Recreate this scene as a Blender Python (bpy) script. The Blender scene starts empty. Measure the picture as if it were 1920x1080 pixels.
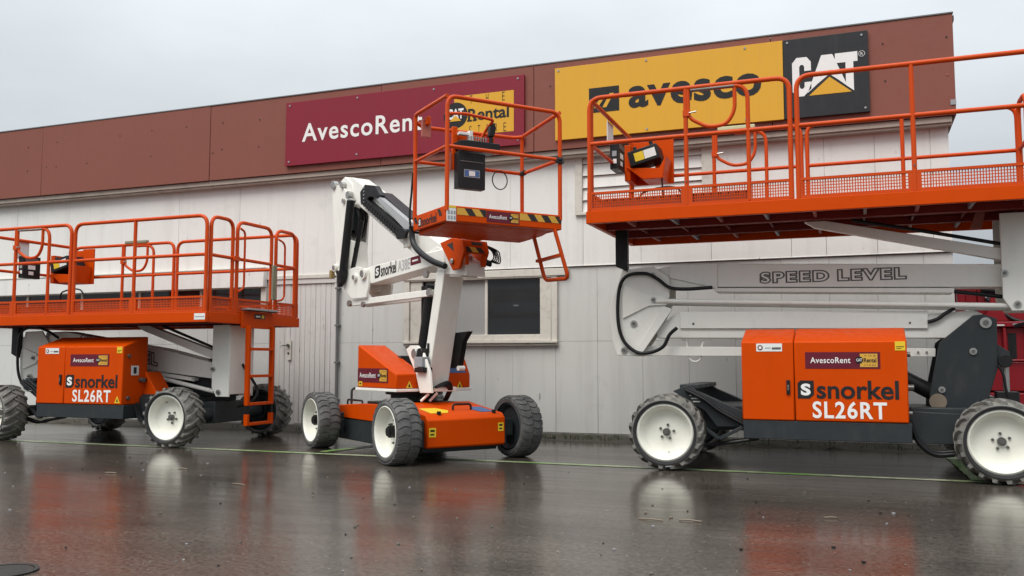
import bpy, bmesh, math, random
from mathutils import Vector, Matrix
random.seed(7)
scene = bpy.context.scene
COL = scene.collection
R = math.radians

# ------------------------------------------------------------------ camera
cam_data = bpy.data.cameras.new('camera')
cam = bpy.data.objects.new('camera', cam_data)
COL.objects.link(cam)
cam_data.sensor_width = 36.0
cam_data.lens = 36.0 * 1675.0 / 1920.0
cam_data.clip_start = 0.05
cam_data.clip_end = 2000.0
cam.location = (0.0, 0.0, 1.05)
cam.rotation_euler = (R(90.0) + math.atan(135.0 / 1675.0), 0.0, R(21.1))
scene.camera = cam

# ------------------------------------------------------------------ overcast sky
SUN_EL, SUN_AZ = R(56.0), R(196.0)
world = bpy.data.worlds.new('World')
scene.world = world
world.use_nodes = True
wn, wl = world.node_tree.nodes, world.node_tree.links
wn.clear()
w_out = wn.new('ShaderNodeOutputWorld')
w_bg = wn.new('ShaderNodeBackground')
w_sky = wn.new('ShaderNodeTexSky')
w_sky.sky_type = 'NISHITA'
w_sky.sun_disc = False
w_sky.sun_elevation = SUN_EL
w_sky.sun_rotation = SUN_AZ
w_sky.air_density = 1.0
w_sky.dust_density = 4.0
w_co = wn.new('ShaderNodeTexCoord')
w_map = wn.new('ShaderNodeMapping'); w_map.inputs['Scale'].default_value = (1.0, 1.0, 2.6)
w_no = wn.new('ShaderNodeTexNoise')
w_no.inputs['Scale'].default_value = 2.3
w_no.inputs['Detail'].default_value = 6.0
w_no.inputs['Roughness'].default_value = 0.5
w_rp = wn.new('ShaderNodeValToRGB')
w_rp.color_ramp.elements[0].position = 0.34; w_rp.color_ramp.elements[0].color = (6.3, 6.75, 7.1, 1)
w_rp.color_ramp.elements[1].position = 0.62; w_rp.color_ramp.elements[1].color = (7.4, 7.9, 8.3, 1)
w_mx = wn.new('ShaderNodeMix'); w_mx.data_type = 'RGBA'
w_mx.inputs['Factor'].default_value = 0.93          # cloud cover
wl.new(w_co.outputs['Generated'], w_map.inputs['Vector'])
wl.new(w_map.outputs['Vector'], w_no.inputs['Vector'])
wl.new(w_no.outputs['Fac'], w_rp.inputs['Fac'])
wl.new(w_sky.outputs['Color'], w_mx.inputs['A'])
wl.new(w_rp.outputs['Color'], w_mx.inputs['B'])
# an overcast sky is brighter overhead than at the horizon; unseen zenith raised past the CIE ratio to brighten the walls
w_sep = wn.new('ShaderNodeSeparateXYZ'); wl.new(w_co.outputs['Generated'], w_sep.inputs['Vector'])
w_mp = wn.new('ShaderNodeMapRange'); w_mp.inputs['From Min'].default_value = 0.0; w_mp.inputs['From Max'].default_value = 1.0
w_mp.inputs['To Min'].default_value = 0.455; w_mp.inputs['To Max'].default_value = 2.5
wl.new(w_sep.outputs['Z'], w_mp.inputs['Value'])
w_sc = wn.new('ShaderNodeVectorMath'); w_sc.operation = 'SCALE'
wl.new(w_mx.outputs['Result'], w_sc.inputs[0]); wl.new(w_mp.outputs['Result'], w_sc.inputs['Scale'])
wl.new(w_sc.outputs['Vector'], w_bg.inputs['Color'])
w_bg.inputs['Strength'].default_value = 0.10
wl.new(w_bg.outputs['Background'], w_out.inputs['Surface'])

# ------------------------------------------------------------------ veiled sun
sun_data = bpy.data.lights.new('sun', 'SUN')
sun_data.energy = 2.3
sun_data.angle = R(40.0)
sun_data.color = (1.0, 0.96, 0.89)
sun = bpy.data.objects.new('sun', sun_data)
COL.objects.link(sun)
sun_dir = Vector((math.sin(SUN_AZ) * math.cos(SUN_EL), math.cos(SUN_AZ) * math.cos(SUN_EL), math.sin(SUN_EL)))
sun.rotation_euler = sun_dir.to_track_quat('Z', 'Y').to_euler()

vs = scene.view_settings
vs.view_transform = 'Standard'
vs.look = 'None'
vs.exposure = 0.08
vs.gamma = 1.0

# ------------------------------------------------------------------ materials
MATS = {}
def nodes_of(name):
    m = bpy.data.materials.new(name)
    m.use_nodes = True
    nt = m.node_tree
    b = nt.nodes['Principled BSDF']
    return m, nt, b

def noise(nt, scale, detail=4.0, rough=0.55, stretch=None, coord='Object'):
    co = nt.nodes.new('ShaderNodeTexCoord')
    n = nt.nodes.new('ShaderNodeTexNoise')
    n.inputs['Scale'].default_value = scale
    n.inputs['Detail'].default_value = detail
    n.inputs['Roughness'].default_value = rough
    if stretch:
        mp = nt.nodes.new('ShaderNodeMapping')
        mp.inputs['Scale'].default_value = stretch
        nt.links.new(co.outputs[coord], mp.inputs['Vector'])
        nt.links.new(mp.outputs['Vector'], n.inputs['Vector'])
    else:
        nt.links.new(co.outputs[coord], n.inputs['Vector'])
    return n.outputs['Fac']

def ramp(nt, fac, p0, p1, c0=(0, 0, 0, 1), c1=(1, 1, 1, 1)):
    r = nt.nodes.new('ShaderNodeValToRGB')
    r.color_ramp.elements[0].position = p0; r.color_ramp.elements[0].color = c0
    r.color_ramp.elements[1].position = p1; r.color_ramp.elements[1].color = c1
    nt.links.new(fac, r.inputs['Fac'])
    return r.outputs['Color']

def mixc(nt, fac, a, b):
    x = nt.nodes.new('ShaderNodeMix'); x.data_type = 'RGBA'
    for key, v in (('Factor', fac), ('A', a), ('B', b)):
        s = x.inputs[key]
        if isinstance(v, (int, float)): s.default_value = v
        elif isinstance(v, tuple): s.default_value = v
        else: nt.links.new(v, s)
    return x.outputs['Result']

def c4(c, k=1.0): return (min(1, c[0] * k), min(1, c[1] * k), min(1, c[2] * k), 1.0)

def bump(nt, b, h, strength, dist=0.01):
    bp = nt.nodes.new('ShaderNodeBump')
    bp.inputs['Strength'].default_value = strength
    bp.inputs['Distance'].default_value = dist
    nt.links.new(h, bp.inputs['Height'])
    nt.links.new(bp.outputs['Normal'], b.inputs['Normal'])

def paint(name, col, rough=0.35, var=0.1, dirt=0.25, dirtcol=(0.10, 0.085, 0.07), metal=0.0, scale=3.0, spec=0.28, coat=0.0, dstretch=(1, 1, 0.35)):
    """painted sheet metal: slight colour drift, grimy patches and droplets of rain"""
    m, nt, b = nodes_of(name)
    n1 = noise(nt, scale, 5.0, 0.6)
    base = mixc(nt, n1, c4(col, 1 - var), c4(col, 1 + var))
    n2 = noise(nt, scale * 2.7, 8.0, 0.65, dstretch)
    d = ramp(nt, n2, 0.52, 0.80, (0, 0, 0, 1), (dirt, dirt, dirt, 1))
    base = mixc(nt, d, base, c4(dirtcol))
    nt.links.new(base, b.inputs['Base Color'])
    n3 = noise(nt, 14.0, 4.0)
    rr = ramp(nt, n3, 0.3, 0.75, (rough * 0.75,) * 3 + (1,), (min(1, rough * 1.35),) * 3 + (1,))
    nt.links.new(rr, b.inputs['Roughness'])
    b.inputs['Metallic'].default_value = metal
    b.inputs['Specular IOR Level'].default_value = spec
    b.inputs['Coat Weight'].default_value = coat
    b.inputs['Coat Roughness'].default_value = 0.12
    n4 = noise(nt, 90.0, 2.0)
    bump(nt, b, n4, 0.05, 0.003)
    MATS[name] = m
    return m

ORANGE = paint('orange_paint', (0.56, 0.058, 0.0003), 0.40, 0.05, 0.12, (0.24, 0.03, 0.004), spec=0.10)
ORANGE_RAIL = paint('orange_rail_paint', (0.55, 0.060, 0.003), 0.42, 0.10, 0.25, (0.22, 0.045, 0.018), spec=0.20)
WHITE = paint('ivory_paint', (0.82, 0.805, 0.75), 0.34, 0.05, 0.16, (0.25, 0.22, 0.18))
RIMW = paint('cream_rim_paint', (0.78, 0.77, 0.69), 0.34, 0.03, 0.16, (0.35, 0.3, 0.22))
GREY = paint('charcoal_paint', (0.026, 0.031, 0.034), 0.42, 0.15, 0.25, (0.10, 0.09, 0.08))
BLACK = paint('black_plastic', (0.010, 0.010, 0.011), 0.45, 0.2, 0.2, (0.05, 0.045, 0.04))
HOSE = paint('hose_rubber', (0.010, 0.010, 0.011), 0.38, 0.2, 0.1, (0.05, 0.045, 0.04))
STEEL = paint('steel', (0.42, 0.41, 0.39), 0.32, 0.1, 0.2, (0.1, 0.09, 0.08), metal=0.85)
PIN = paint('pin_steel', (0.16, 0.155, 0.145), 0.35, 0.2, 0.3, (0.06, 0.05, 0.04), metal=0.6)
CHROME = paint('cable_track_metal', (0.42, 0.425, 0.43), 0.35, 0.1, 0.1, metal=0.2)
YEL = paint('sticker_yellow', (0.72, 0.50, 0.03), 0.45, 0.04, 0.06)
HAZY = paint('hazard_yellow', (0.60, 0.33, 0.05), 0.5, 0.12, 0.25)
HAZB = paint('hazard_black', (0.025, 0.022, 0.020), 0.5, 0.15, 0.1)
BLUE = paint('sticker_blue', (0.06, 0.13, 0.30), 0.45, 0.05, 0.1)
STK = paint('sticker_white', (0.72, 0.72, 0.70), 0.45, 0.04, 0.1)
STKG = paint('sticker_grey', (0.30, 0.31, 0.33), 0.45, 0.1, 0.1)
MAROON = paint('maroon_vinyl', (0.120, 0.010, 0.022), 0.42, 0.05, 0.08)
LETW = paint('white_vinyl', (0.78, 0.77, 0.75), 0.45, 0.03, 0.06)
LETB = paint('black_vinyl', (0.016, 0.015, 0.016), 0.42, 0.1, 0.05)
LETG = paint('grey_vinyl', (0.11, 0.105, 0.10), 0.45, 0.1, 0.05)
SILV = paint('pale_grey_vinyl', (0.48, 0.47, 0.47), 0.45, 0.1, 0.05)
BRASS = paint('brass', (0.30, 0.20, 0.08), 0.4, 0.1, 0.2)
OLIVE = paint('aged_pad', (0.24, 0.235, 0.16), 0.7, 0.2, 0.4)
PADY = paint('pale_yellow_pad', (0.56, 0.55, 0.33), 0.6, 0.1, 0.2)
PADG = paint('grey_pad', (0.22, 0.215, 0.20), 0.6, 0.1, 0.2)
ALU = paint('tread_edge', (0.40, 0.40, 0.40), 0.35, 0.1, 0.2, metal=0.6)
PINKP = paint('dull_red_plate', (0.40, 0.13, 0.10), 0.6, 0.15, 0.3)
REDM = paint('deep_red_paint', (0.25, 0.009, 0.015), 0.35, 0.08, 0.25, (0.10, 0.02, 0.02))
FASC = paint('fascia_sheet', (0.215, 0.072, 0.051), 0.55, 0.07, 0.16, (0.15, 0.06, 0.05), scale=0.9, dstretch=(1.4, 1, 0.25))
SIGNM = paint('sign_maroon', (0.215, 0.014, 0.030), 0.42, 0.05, 0.10, (0.12, 0.03, 0.04), scale=1.2, dstretch=(2, 1, 0.2))
SIGNY = paint('sign_yellow', (0.66, 0.35, 0.030), 0.42, 0.04, 0.20, (0.42, 0.24, 0.06), scale=1.2, dstretch=(3, 1, 0.18))
SIGNK = paint('sign_black', (0.020, 0.021, 0.024), 0.45, 0.15, 0.30, (0.06, 0.055, 0.055), scale=1.2, dstretch=(3, 1, 0.18))
BATTEN = paint('weathered_batten', (0.40, 0.34, 0.29), 0.8, 0.15, 0.5, (0.15, 0.11, 0.09), scale=2.0, dstretch=(1, 1, 1))
FRAMEW = paint('weathered_frame', (0.60, 0.57, 0.51), 0.7, 0.08, 0.45, (0.22, 0.17, 0.12), scale=4.0, dstretch=(1, 1, 1))
BLIND = paint('grey_blind', (0.30, 0.30, 0.295), 0.7, 0.03, 0.1, scale=1.0)
BROWNW = paint('brown_frame', (0.16, 0.125, 0.10), 0.6, 0.1, 0.3)
UNDER_RED = paint('shaded_underside_red', (0.20, 0.020, 0.014), 0.6, 0.12, 0.35, (0.06, 0.015, 0.012), spec=0.25)  # crimson deck underside, with the deep shade below the deck put into the colour
JOINT = paint('painted_joint', (0.27, 0.25, 0.235), 0.9, 0.15, 0.4, (0.06, 0.055, 0.05))
DARKGAP = paint('dark_gap', (0.05, 0.045, 0.042), 0.9, 0.1, 0.1)
CONC = paint('dirty_concrete', (0.15, 0.14, 0.125), 0.85, 0.3, 0.85, (0.03, 0.04, 0.03), scale=3.0, dstretch=(1, 1, 1))
PIPE = paint('grey_pipe', (0.15, 0.15, 0.15), 0.5, 0.1, 0.3)
ROOFM = paint('roof_felt', (0.10, 0.10, 0.10), 0.9, 0.1, 0.3)
IRON = paint('wet_iron', (0.02, 0.018, 0.016), 0.55, 0.2, 0.3)
GREENL = None

def glass_mat():
    m, nt, b = nodes_of('dark_window_glass')
    n = noise(nt, 1.3, 3.0)
    nt.links.new(mixc(nt, n, (0.008, 0.009, 0.011, 1), (0.030, 0.032, 0.034, 1)), b.inputs['Base Color'])
    b.inputs['Roughness'].default_value = 0.06
    bump(nt, b, noise(nt, 3.0, 1.0), 0.03, 0.01)
    return m
GLASS = glass_mat()

def wall_mat(name, base, stain, amt):
    m, nt, b = nodes_of(name)
    big = noise(nt, 0.55, 4.0, 0.6)
    col = mixc(nt, big, c4(base, 0.92), c4(base, 1.06))
    streak = noise(nt, 1.0, 8.0, 0.7, (5.0, 5.0, 0.35))
    col = mixc(nt, ramp(nt, streak, 0.50, 0.78, (0, 0, 0, 1), (amt, amt, amt, 1)), col, c4(stain))
    blot = noise(nt, 2.2, 7.0, 0.7)
    col = mixc(nt, ramp(nt, blot, 0.58, 0.78, (0, 0, 0, 1), (amt * 0.8,) * 3 + (1,)), col, c4(stain, 0.9))
    fleck = noise(nt, 6.5, 4.0, 0.65, (2.2, 1.0, 0.5))
    col = mixc(nt, ramp(nt, fleck, 0.70, 0.72, (0, 0, 0, 1), (0.7, 0.7, 0.7, 1)), col, c4((0.13, 0.115, 0.10)))
    nt.links.new(col, b.inputs['Base Color'])
    b.inputs['Roughness'].default_value = 0.55
    b.inputs['Specular IOR Level'].default_value = 0.3
    bump(nt, b, noise(nt, 25.0, 5.0), 0.12, 0.01)
    return m
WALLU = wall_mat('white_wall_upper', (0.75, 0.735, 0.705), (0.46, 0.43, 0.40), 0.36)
WALLL = wall_mat('white_wall_lower', (0.575, 0.572, 0.55), (0.36, 0.35, 0.335), 0.42)  # greyer lower course; part of its darkness is shade mixed into the base colour
BOARDS = wall_mat('old_white_boards', (0.60, 0.575, 0.555), (0.33, 0.29, 0.265), 0.6)

def rubber_mat(name, dark, pale, amt):
    m, nt, b = nodes_of(name)
    n = noise(nt, 6.0, 8.0, 0.65)
    nt.links.new(mixc(nt, ramp(nt, n, 0.35, 0.70, (0, 0, 0, 1), (amt, amt, amt, 1)), c4(dark), c4(pale)), b.inputs['Base Color'])
    b.inputs['Roughness'].default_value = 0.72
    bump(nt, b, noise(nt, 60.0, 4.0), 0.25, 0.004)
    return m
RUBD = rubber_mat('dusty_tyre_rubber', (0.085, 0.080, 0.073), (0.26, 0.25, 0.225), 0.9)
RUBS = rubber_mat('solid_tyre_rubber', (0.055, 0.055, 0.055), (0.16, 0.157, 0.15), 0.9)
RUBK = rubber_mat('black_tyre_bead', (0.010, 0.010, 0.011), (0.03, 0.03, 0.03), 0.5)

def asphalt_mat():
    m, nt, b = nodes_of('wet_asphalt')
    def math_(op, a, c, d=None):
        n = nt.nodes.new('ShaderNodeMath'); n.operation = op
        for k, v in enumerate((a, c, d)):
            if v is None: continue
            if isinstance(v, (int, float)): n.inputs[k].default_value = v
            else: nt.links.new(v, n.inputs[k])
        return n.outputs[0]
    # stones in the binder: dark bitumen, mid grey and a few pale chippings
    grit = ramp(nt, noise(nt, 34.0, 7.0, 0.85), 0.40, 0.62)
    fine = mixc(nt, grit, (0.014, 0.0115, 0.0095, 1), (0.084, 0.070, 0.057, 1))
    coarse = mixc(nt, grit, (0.024, 0.020, 0.016, 1), (0.150, 0.126, 0.104, 1))
    patch = ramp(nt, noise(nt, 0.7, 7.0, 0.65, (0.6, 1.2, 1.0)), 0.42, 0.66)
    col = mixc(nt, patch, fine, coarse)
    co = nt.nodes.new('ShaderNodeTexCoord')
    mp = nt.nodes.new('ShaderNodeMapping'); mp.inputs['Scale'].default_value = (1.0, 0.6, 1.0)
    nt.links.new(co.outputs['Object'], mp.inputs['Vector'])
    vor = nt.nodes.new('ShaderNodeTexVoronoi'); vor.inputs['Scale'].default_value = 34.0
    nt.links.new(mp.outputs['Vector'], vor.inputs['Vector'])
    speck = ramp(nt, vor.outputs['Distance'], 0.10, 0.17, (1, 1, 1, 1), (0, 0, 0, 1))
    pick = math_('MULTIPLY', ramp(nt, vor.outputs['Color'], 0.74, 0.78), speck)
    col = mixc(nt, pick, col, (0.22, 0.20, 0.18, 1))
    nt.links.new(col, b.inputs['Base Color'])
    # water film: mirror-like where it lies, duller where stones stand out of it
    pud = noise(nt, 0.55, 5.0, 0.6, (0.45, 1.3, 1.0))
    ridge = noise(nt, 1.0, 6.0, 0.6, (0.7, 9.0, 1.0))
    film = math_('MULTIPLY_ADD', ridge, 0.5, pud)
    nt.links.new(ramp(nt, film, 0.55, 0.92, (0.10,) * 3 + (1,), (0.24,) * 3 + (1,)), b.inputs['Roughness'])
    b.inputs['IOR'].default_value = 1.5
    dull = math_('MULTIPLY_ADD', ridge, 0.45, noise(nt, 22.0, 6.0, 0.8))
    nt.links.new(ramp(nt, dull, 0.52, 0.92, (0.60,) * 3 + (1,), (0.16,) * 3 + (1,)), b.inputs['Specular IOR Level'])
    h = math_('MULTIPLY_ADD', ridge, 2.0, math_('MULTIPLY', noise(nt, 40.0, 5.0, 0.75), 0.35))
    bump(nt, b, h, 0.20, 0.004)
    return m
ASPH = asphalt_mat()

def line_mat():
    m, nt, b = nodes_of('worn_green_line')
    n = noise(nt, 9.0, 8.0, 0.7)
    n2 = noise(nt, 0.9, 3.0, 0.6)
    col = mixc(nt, ramp(nt, n2, 0.35, 0.65), (0.14, 0.30, 0.06, 1), (0.40, 0.42, 0.30, 1))
    nt.links.new(mixc(nt, ramp(nt, n, 0.50, 0.70), col, (0.035, 0.035, 0.03, 1)), b.inputs['Base Color'])
    b.inputs['Roughness'].default_value = 0.35
    return m
GREENL = line_mat()

def soil_mat():
    m, nt, b = nodes_of('damp_soil')
    n = noise(nt, 9.0, 8.0, 0.7)
    nt.links.new(mixc(nt, n, (0.012, 0.010, 0.008, 1), (0.07, 0.06, 0.045, 1)), b.inputs['Base Color'])
    b.inputs['Roughness'].default_value = 0.9
    return m
SOIL = soil_mat()
LEAF = paint('weed_green', (0.035, 0.055, 0.018), 0.6, 0.4, 0.3)
DRYG = paint('dry_stalk', (0.20, 0.16, 0.12), 0.8, 0.3, 0.2)

# ------------------------------------------------------------------ mesh builder
def arc_path(pts, rad, seg=6, closed=False):
    """polyline with its corners rounded"""
    P = [Vector(p) for p in pts]
    n = len(P); out = []
    for i, p in enumerate(P):
        if not closed and (i == 0 or i == n - 1):
            out.append(p); continue
        a, c = P[(i - 1) % n], P[(i + 1) % n]
        d0, d1 = (a - p), (c - p)
        r = min(rad, d0.length * 0.49, d1.length * 0.49)
        s, e = p + d0.normalized() * r, p + d1.normalized() * r
        for k in range(seg + 1):
            t = k / seg
            out.append((1 - t) ** 2 * s + 2 * t * (1 - t) * p + t * t * e)
    return out

def smooth_path(pts, seg=6):
    """Catmull-Rom curve through points (hoses)"""
    P = [Vector(p) for p in pts]
    P = [P[0] * 2 - P[1]] + P + [P[-1] * 2 - P[-2]]
    out = []
    for i in range(1, len(P) - 2):
        a, b, c, d = P[i - 1], P[i], P[i + 1], P[i + 2]
        for k in range(seg):
            t = k / seg
            out.append(0.5 * ((2 * b) + (c - a) * t + (2 * a - 5 * b + 4 * c - d) * t * t + (3 * b - a - 3 * c + d) * t ** 3))
    out.append(P[-2])
    return out

def outline_shape(s, bold, thick, space):
    cu = bpy.data.curves.new('lettering_curve', 'FONT')
    cu.body = s; cu.size = 1.0; cu.offset = bold; cu.resolution_u = 4; cu.space_character = space
    cu.fill_mode = 'NONE'; cu.bevel_depth = thick; cu.bevel_resolution = 0
    ob = bpy.data.objects.new('lettering_curve', cu)
    me = ob.to_mesh()
    v = [(p.co.x, p.co.y, p.co.z) for p in me.vertices]; f = [tuple(q.vertices) for q in me.polygons]
    ob.to_mesh_clear(); bpy.data.objects.remove(ob); bpy.data.curves.remove(cu)
    return v, f

TEXT_CACHE = {}
def text_shape(s, bold, space=1.0):
    key = (s, bold, space)
    if key not in TEXT_CACHE:
        cu = bpy.data.curves.new('lettering_curve', 'FONT')
        cu.body = s; cu.size = 1.0; cu.offset = bold; cu.resolution_u = 4; cu.space_character = space
        cu.fill_mode = 'FRONT'
        ob = bpy.data.objects.new('lettering_curve', cu)
        me = ob.to_mesh()
        v = [(p.co.x, p.co.y) for p in me.vertices]
        f = [tuple(q.vertices) for q in me.polygons]
        ob.to_mesh_clear()
        bpy.data.objects.remove(ob); bpy.data.curves.remove(cu)
        TEXT_CACHE[key] = (v, f)
    return TEXT_CACHE[key]

SPLIT = {'pivot_pin', 'sticker', 'hose', 'hinge', 'handle', 'tie_rod', 'cable_tie', 'boom_hose', 'lift_cylinder', 'gusset', 'boom_gusset', 'grab_bar', 'console_cable', 'screw', 'pivot_bracket', 'tower', 'side_plate', 'ladder_hinge', 'lamp', 'drip_edge', 'hose_guard'}
class MB:
    def __init__(self, M=None):
        self.v = []; self.f = []; self.mi = []; self.mats = []
        self.M = M or Matrix.Identity(4)
    def slot(self, m):
        if m not in self.mats: self.mats.append(m)
        return self.mats.index(m)
    def add(self, vs, fs, m):
        k = len(self.v); s = self.slot(m)
        self.v += [self.M @ Vector(p) for p in vs]
        for q in fs:
            self.f.append(tuple(k + i for i in q)); self.mi.append(s)
    def box(self, x0, x1, y0, y1, z0, z1, m):
        if x0 > x1: x0, x1 = x1, x0
        if y0 > y1: y0, y1 = y1, y0
        if z0 > z1: z0, z1 = z1, z0
        self.add([(x0, y0, z0), (x1, y0, z0), (x1, y1, z0), (x0, y1, z0), (x0, y0, z1), (x1, y0, z1), (x1, y1, z1), (x0, y1, z1)],
                 [(0, 3, 2, 1), (4, 5, 6, 7), (0, 1, 5, 4), (1, 2, 6, 5), (2, 3, 7, 6), (3, 0, 4, 7)], m)
    def prism(self, poly, ax, a0, a1, m):
        n = len(poly)
        def pt(p, a):
            return {'y': (p[0], a, p[1]), 'x': (a, p[0], p[1]), 'z': (p[0], p[1], a)}[ax]
        vs = [pt(p, a0) for p in poly] + [pt(p, a1) for p in poly]
        fs = [tuple(range(n)), tuple(range(2 * n - 1, n - 1, -1))] + [(i, (i + 1) % n, n + (i + 1) % n, n + i) for i in range(n)]
        self.add(vs, fs, m)
    def beam(self, p, q, w, h, m, up=(0, 0, 1)):
        """square bar from p to q, w across, h along 'up'"""
        p, q = Vector(p), Vector(q); d = (q - p).normalized()
        s = d.cross(Vector(up)).normalized(); u = s.cross(d).normalized()
        vs = []
        for c in (p, q):
            for a, b in ((-1, -1), (1, -1), (1, 1), (-1, 1)):
                vs.append(c + s * a * w / 2 + u * b * h / 2)
        self.add(vs, [(0, 3, 2, 1), (4, 5, 6, 7), (0, 1, 5, 4), (1, 2, 6, 5), (2, 3, 7, 6), (3, 0, 4, 7)], m)
    def tube(self, pts, r, m, n=10, closed=False):
        P = [Vector(p) for p in pts]; k = len(P)
        vs = []; up = None
        for i, p in enumerate(P):
            a = P[(i - 1) % k] if (closed or i > 0) else p
            c = P[(i + 1) % k] if (closed or i < k - 1) else p
            d = (c - a).normalized()
            if up is None:
                up = Vector((0, 0, 1)) if abs(d.z) < 0.9 else Vector((1, 0, 0))
            s = d.cross(up)
            if s.length < 1e-4: s = d.cross(Vector((0, 1, 0.1)))
            s.normalize(); up = s.cross(d).normalized()
            for j in range(n):
                t = 2 * math.pi * j / n
                vs.append(p + s * math.cos(t) * r + up * math.sin(t) * r)
        fs = []
        for i in range(k if closed else k - 1):
            for j in range(n):
                a, b = i * n, ((i + 1) % k) * n
                fs.append((a + j, a + (j + 1) % n, b + (j + 1) % n, b + j))
        if not closed:
            fs += [tuple(range(n - 1, -1, -1)), tuple(range((k - 1) * n, k * n))]
        self.add(vs, fs, m)
    def cyl(self, p, q, r, m, n=20, r2=None):
        p, q = Vector(p), Vector(q); d = (q - p).normalized()
        u = Vector((0, 0, 1)) if abs(d.z) < 0.9 else Vector((1, 0, 0))
        s = d.cross(u).normalized(); u = s.cross(d)
        r2 = r if r2 is None else r2
        vs = [c + (s * math.cos(2 * math.pi * j / n) + u * math.sin(2 * math.pi * j / n)) * rr for c, rr in ((p, r), (q, r2)) for j in range(n)]
        self.add(vs, [(j, (j + 1) % n, n + (j + 1) % n, n + j) for j in range(n)] + [tuple(range(n - 1, -1, -1)), tuple(range(n, 2 * n))], m)
    def lathe(self, prof, m, n=48, c=(0, 0, 0)):
        """profile (radius, y) turned about the y axis through c"""
        vs = []
        for r, y in prof:
            for j in range(n):
                t = 2 * math.pi * j / n
                vs.append((c[0] + r * math.cos(t), c[1] + y, c[2] + r * math.sin(t)))
        fs = [(i * n + j, i * n + (j + 1) % n, (i + 1) * n + (j + 1) % n, (i + 1) * n + j) for i in range(len(prof) - 1) for j in range(n)]
        self.add(vs, fs, m)
    def plate(self, o, u, v, poly, d, m):
        """flat polygon in the plane through o spanned by u, v, raised by d along the normal"""
        o, u, v = Vector(o), Vector(u).normalized(), Vector(v).normalized(); nn = u.cross(v).normalized()
        self.add([o + u * a + v * b + nn * d for a, b in poly], [tuple(range(len(poly)))], m)
    def rect(self, o, u, v, a0, a1, b0, b1, d, m):
        self.plate(o, u, v, [(a0, b0), (a1, b0), (a1, b1), (a0, b1)], d, m)
    def disc(self, o, u, v, a, b, r, d, m, n=28):
        self.plate(o, u, v, [(a + r * math.cos(2 * math.pi * i / n), b + r * math.sin(2 * math.pi * i / n)) for i in range(n)], d, m)
    def text(self, s, o, u, v, a, b, w, h, d, m, bold=0.0, space=1.0, shear=0.0):
        V, F = text_shape(s, bold, space)
        x0, x1 = min(p[0] for p in V), max(p[0] for p in V)
        y0, y1 = min(p[1] for p in V), max(p[1] for p in V)
        o, u, v = Vector(o), Vector(u).normalized(), Vector(v).normalized(); nn = u.cross(v).normalized()
        vs = []
        for p in V:
            yy = (p[1] - y0) / (y1 - y0) * h
            vs.append(o + u * (a + (p[0] - x0) / (x1 - x0) * w + yy * shear) + v * (b + yy) + nn * d)
        self.add(vs, F, m)
    def cut(self):
        if not hasattr(self, 'cuts'): self.cuts = []
        self.cuts.append((len(self.v), len(self.f)))
    def build_each(self, name, parent=None, bevel=0.0):
        """one object for every piece closed off with cut()"""
        v0 = f0 = 0
        for (v1, f1) in self.cuts:
            q = MB(); q.v = self.v[v0:v1]; q.f = [tuple(i - v0 for i in p) for p in self.f[f0:f1]]
            q.mi = self.mi[f0:f1]; q.mats = list(self.mats)
            o = q.build(name, parent, bevel); v0, f0 = v1, f1
        return o
    def outline(self, s, o, u, v, w, h, d, m, bold, thick, space):
        V, F = outline_shape(s, bold, thick, space)
        x0, x1 = min(p[0] for p in V), max(p[0] for p in V); y0, y1 = min(p[1] for p in V), max(p[1] for p in V)
        o, u, v = Vector(o), Vector(u).normalized(), Vector(v).normalized(); nn = u.cross(v).normalized()
        self.add([o + u * ((p[0] - x0) / (x1 - x0) * w) + v * ((p[1] - y0) / (y1 - y0) * h) + nn * (d + p[2] * .05) for p in V], F, m)
    def clusters(self):
        """faces grouped into pieces that touch one another"""
        par = list(range(len(self.v)))
        def find(i):
            while par[i] != i: par[i] = par[par[i]]; i = par[i]
            return i
        for q in self.f:
            for i in q[1:]: par[find(i)] = find(q[0])
        comp = {}
        for i, p in enumerate(self.v): comp.setdefault(find(i), []).append(p)
        keys = list(comp); e = 0.012
        bb = [[(min(p[a] for p in comp[k]) - e, max(p[a] for p in comp[k]) + e) for a in range(3)] for k in keys]
        grp = list(range(len(keys)))
        def gf(i):
            while grp[i] != i: i = grp[i]
            return i
        for i in range(len(keys)):
            for j in range(i):
                if all(bb[i][a][0] < bb[j][a][1] and bb[j][a][0] < bb[i][a][1] for a in range(3)):
                    grp[gf(i)] = gf(j)
        idx = {k: gf(i) for i, k in enumerate(keys)}
        out = {}
        for n_, q in enumerate(self.f): out.setdefault(idx[find(q[0])], []).append(n_)
        return list(out.values())
    def build(self, name, parent=None, bevel=0.0, smooth=True, loc=None):
        if name in SPLIT and parent:
            cl = self.clusters()
            if len(cl) > 1:
                for faces in cl:
                    q = MB(); used = sorted({i for n_ in faces for i in self.f[n_]}); re_ = {a: k for k, a in enumerate(used)}
                    q.v = [self.v[i] for i in used]; q.f = [tuple(re_[i] for i in self.f[n_]) for n_ in faces]
                    q.mi = [self.mi[n_] for n_ in faces]; q.mats = list(self.mats)
                    ob = q._build(name, parent, bevel, smooth, loc)
                return ob
        return self._build(name, parent, bevel, smooth, loc)
    def _build(self, name, parent=None, bevel=0.0, smooth=True, loc=None):
        me = bpy.data.meshes.new(name)
        me.from_pydata([tuple(p) for p in self.v], [], self.f)
        for m in self.mats: me.materials.append(m)
        me.polygons.foreach_set('material_index', self.mi)
        used = sorted(set(self.mi))
        if len(used) < len(self.mats):
            me.materials.clear()
            for i in used: me.materials.append(self.mats[i])
            me.polygons.foreach_set('material_index', [used.index(i) for i in self.mi])
        bm = bmesh.new(); bm.from_mesh(me)
        bmesh.ops.recalc_face_normals(bm, faces=bm.faces)
        bm.to_mesh(me); bm.free()
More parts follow.
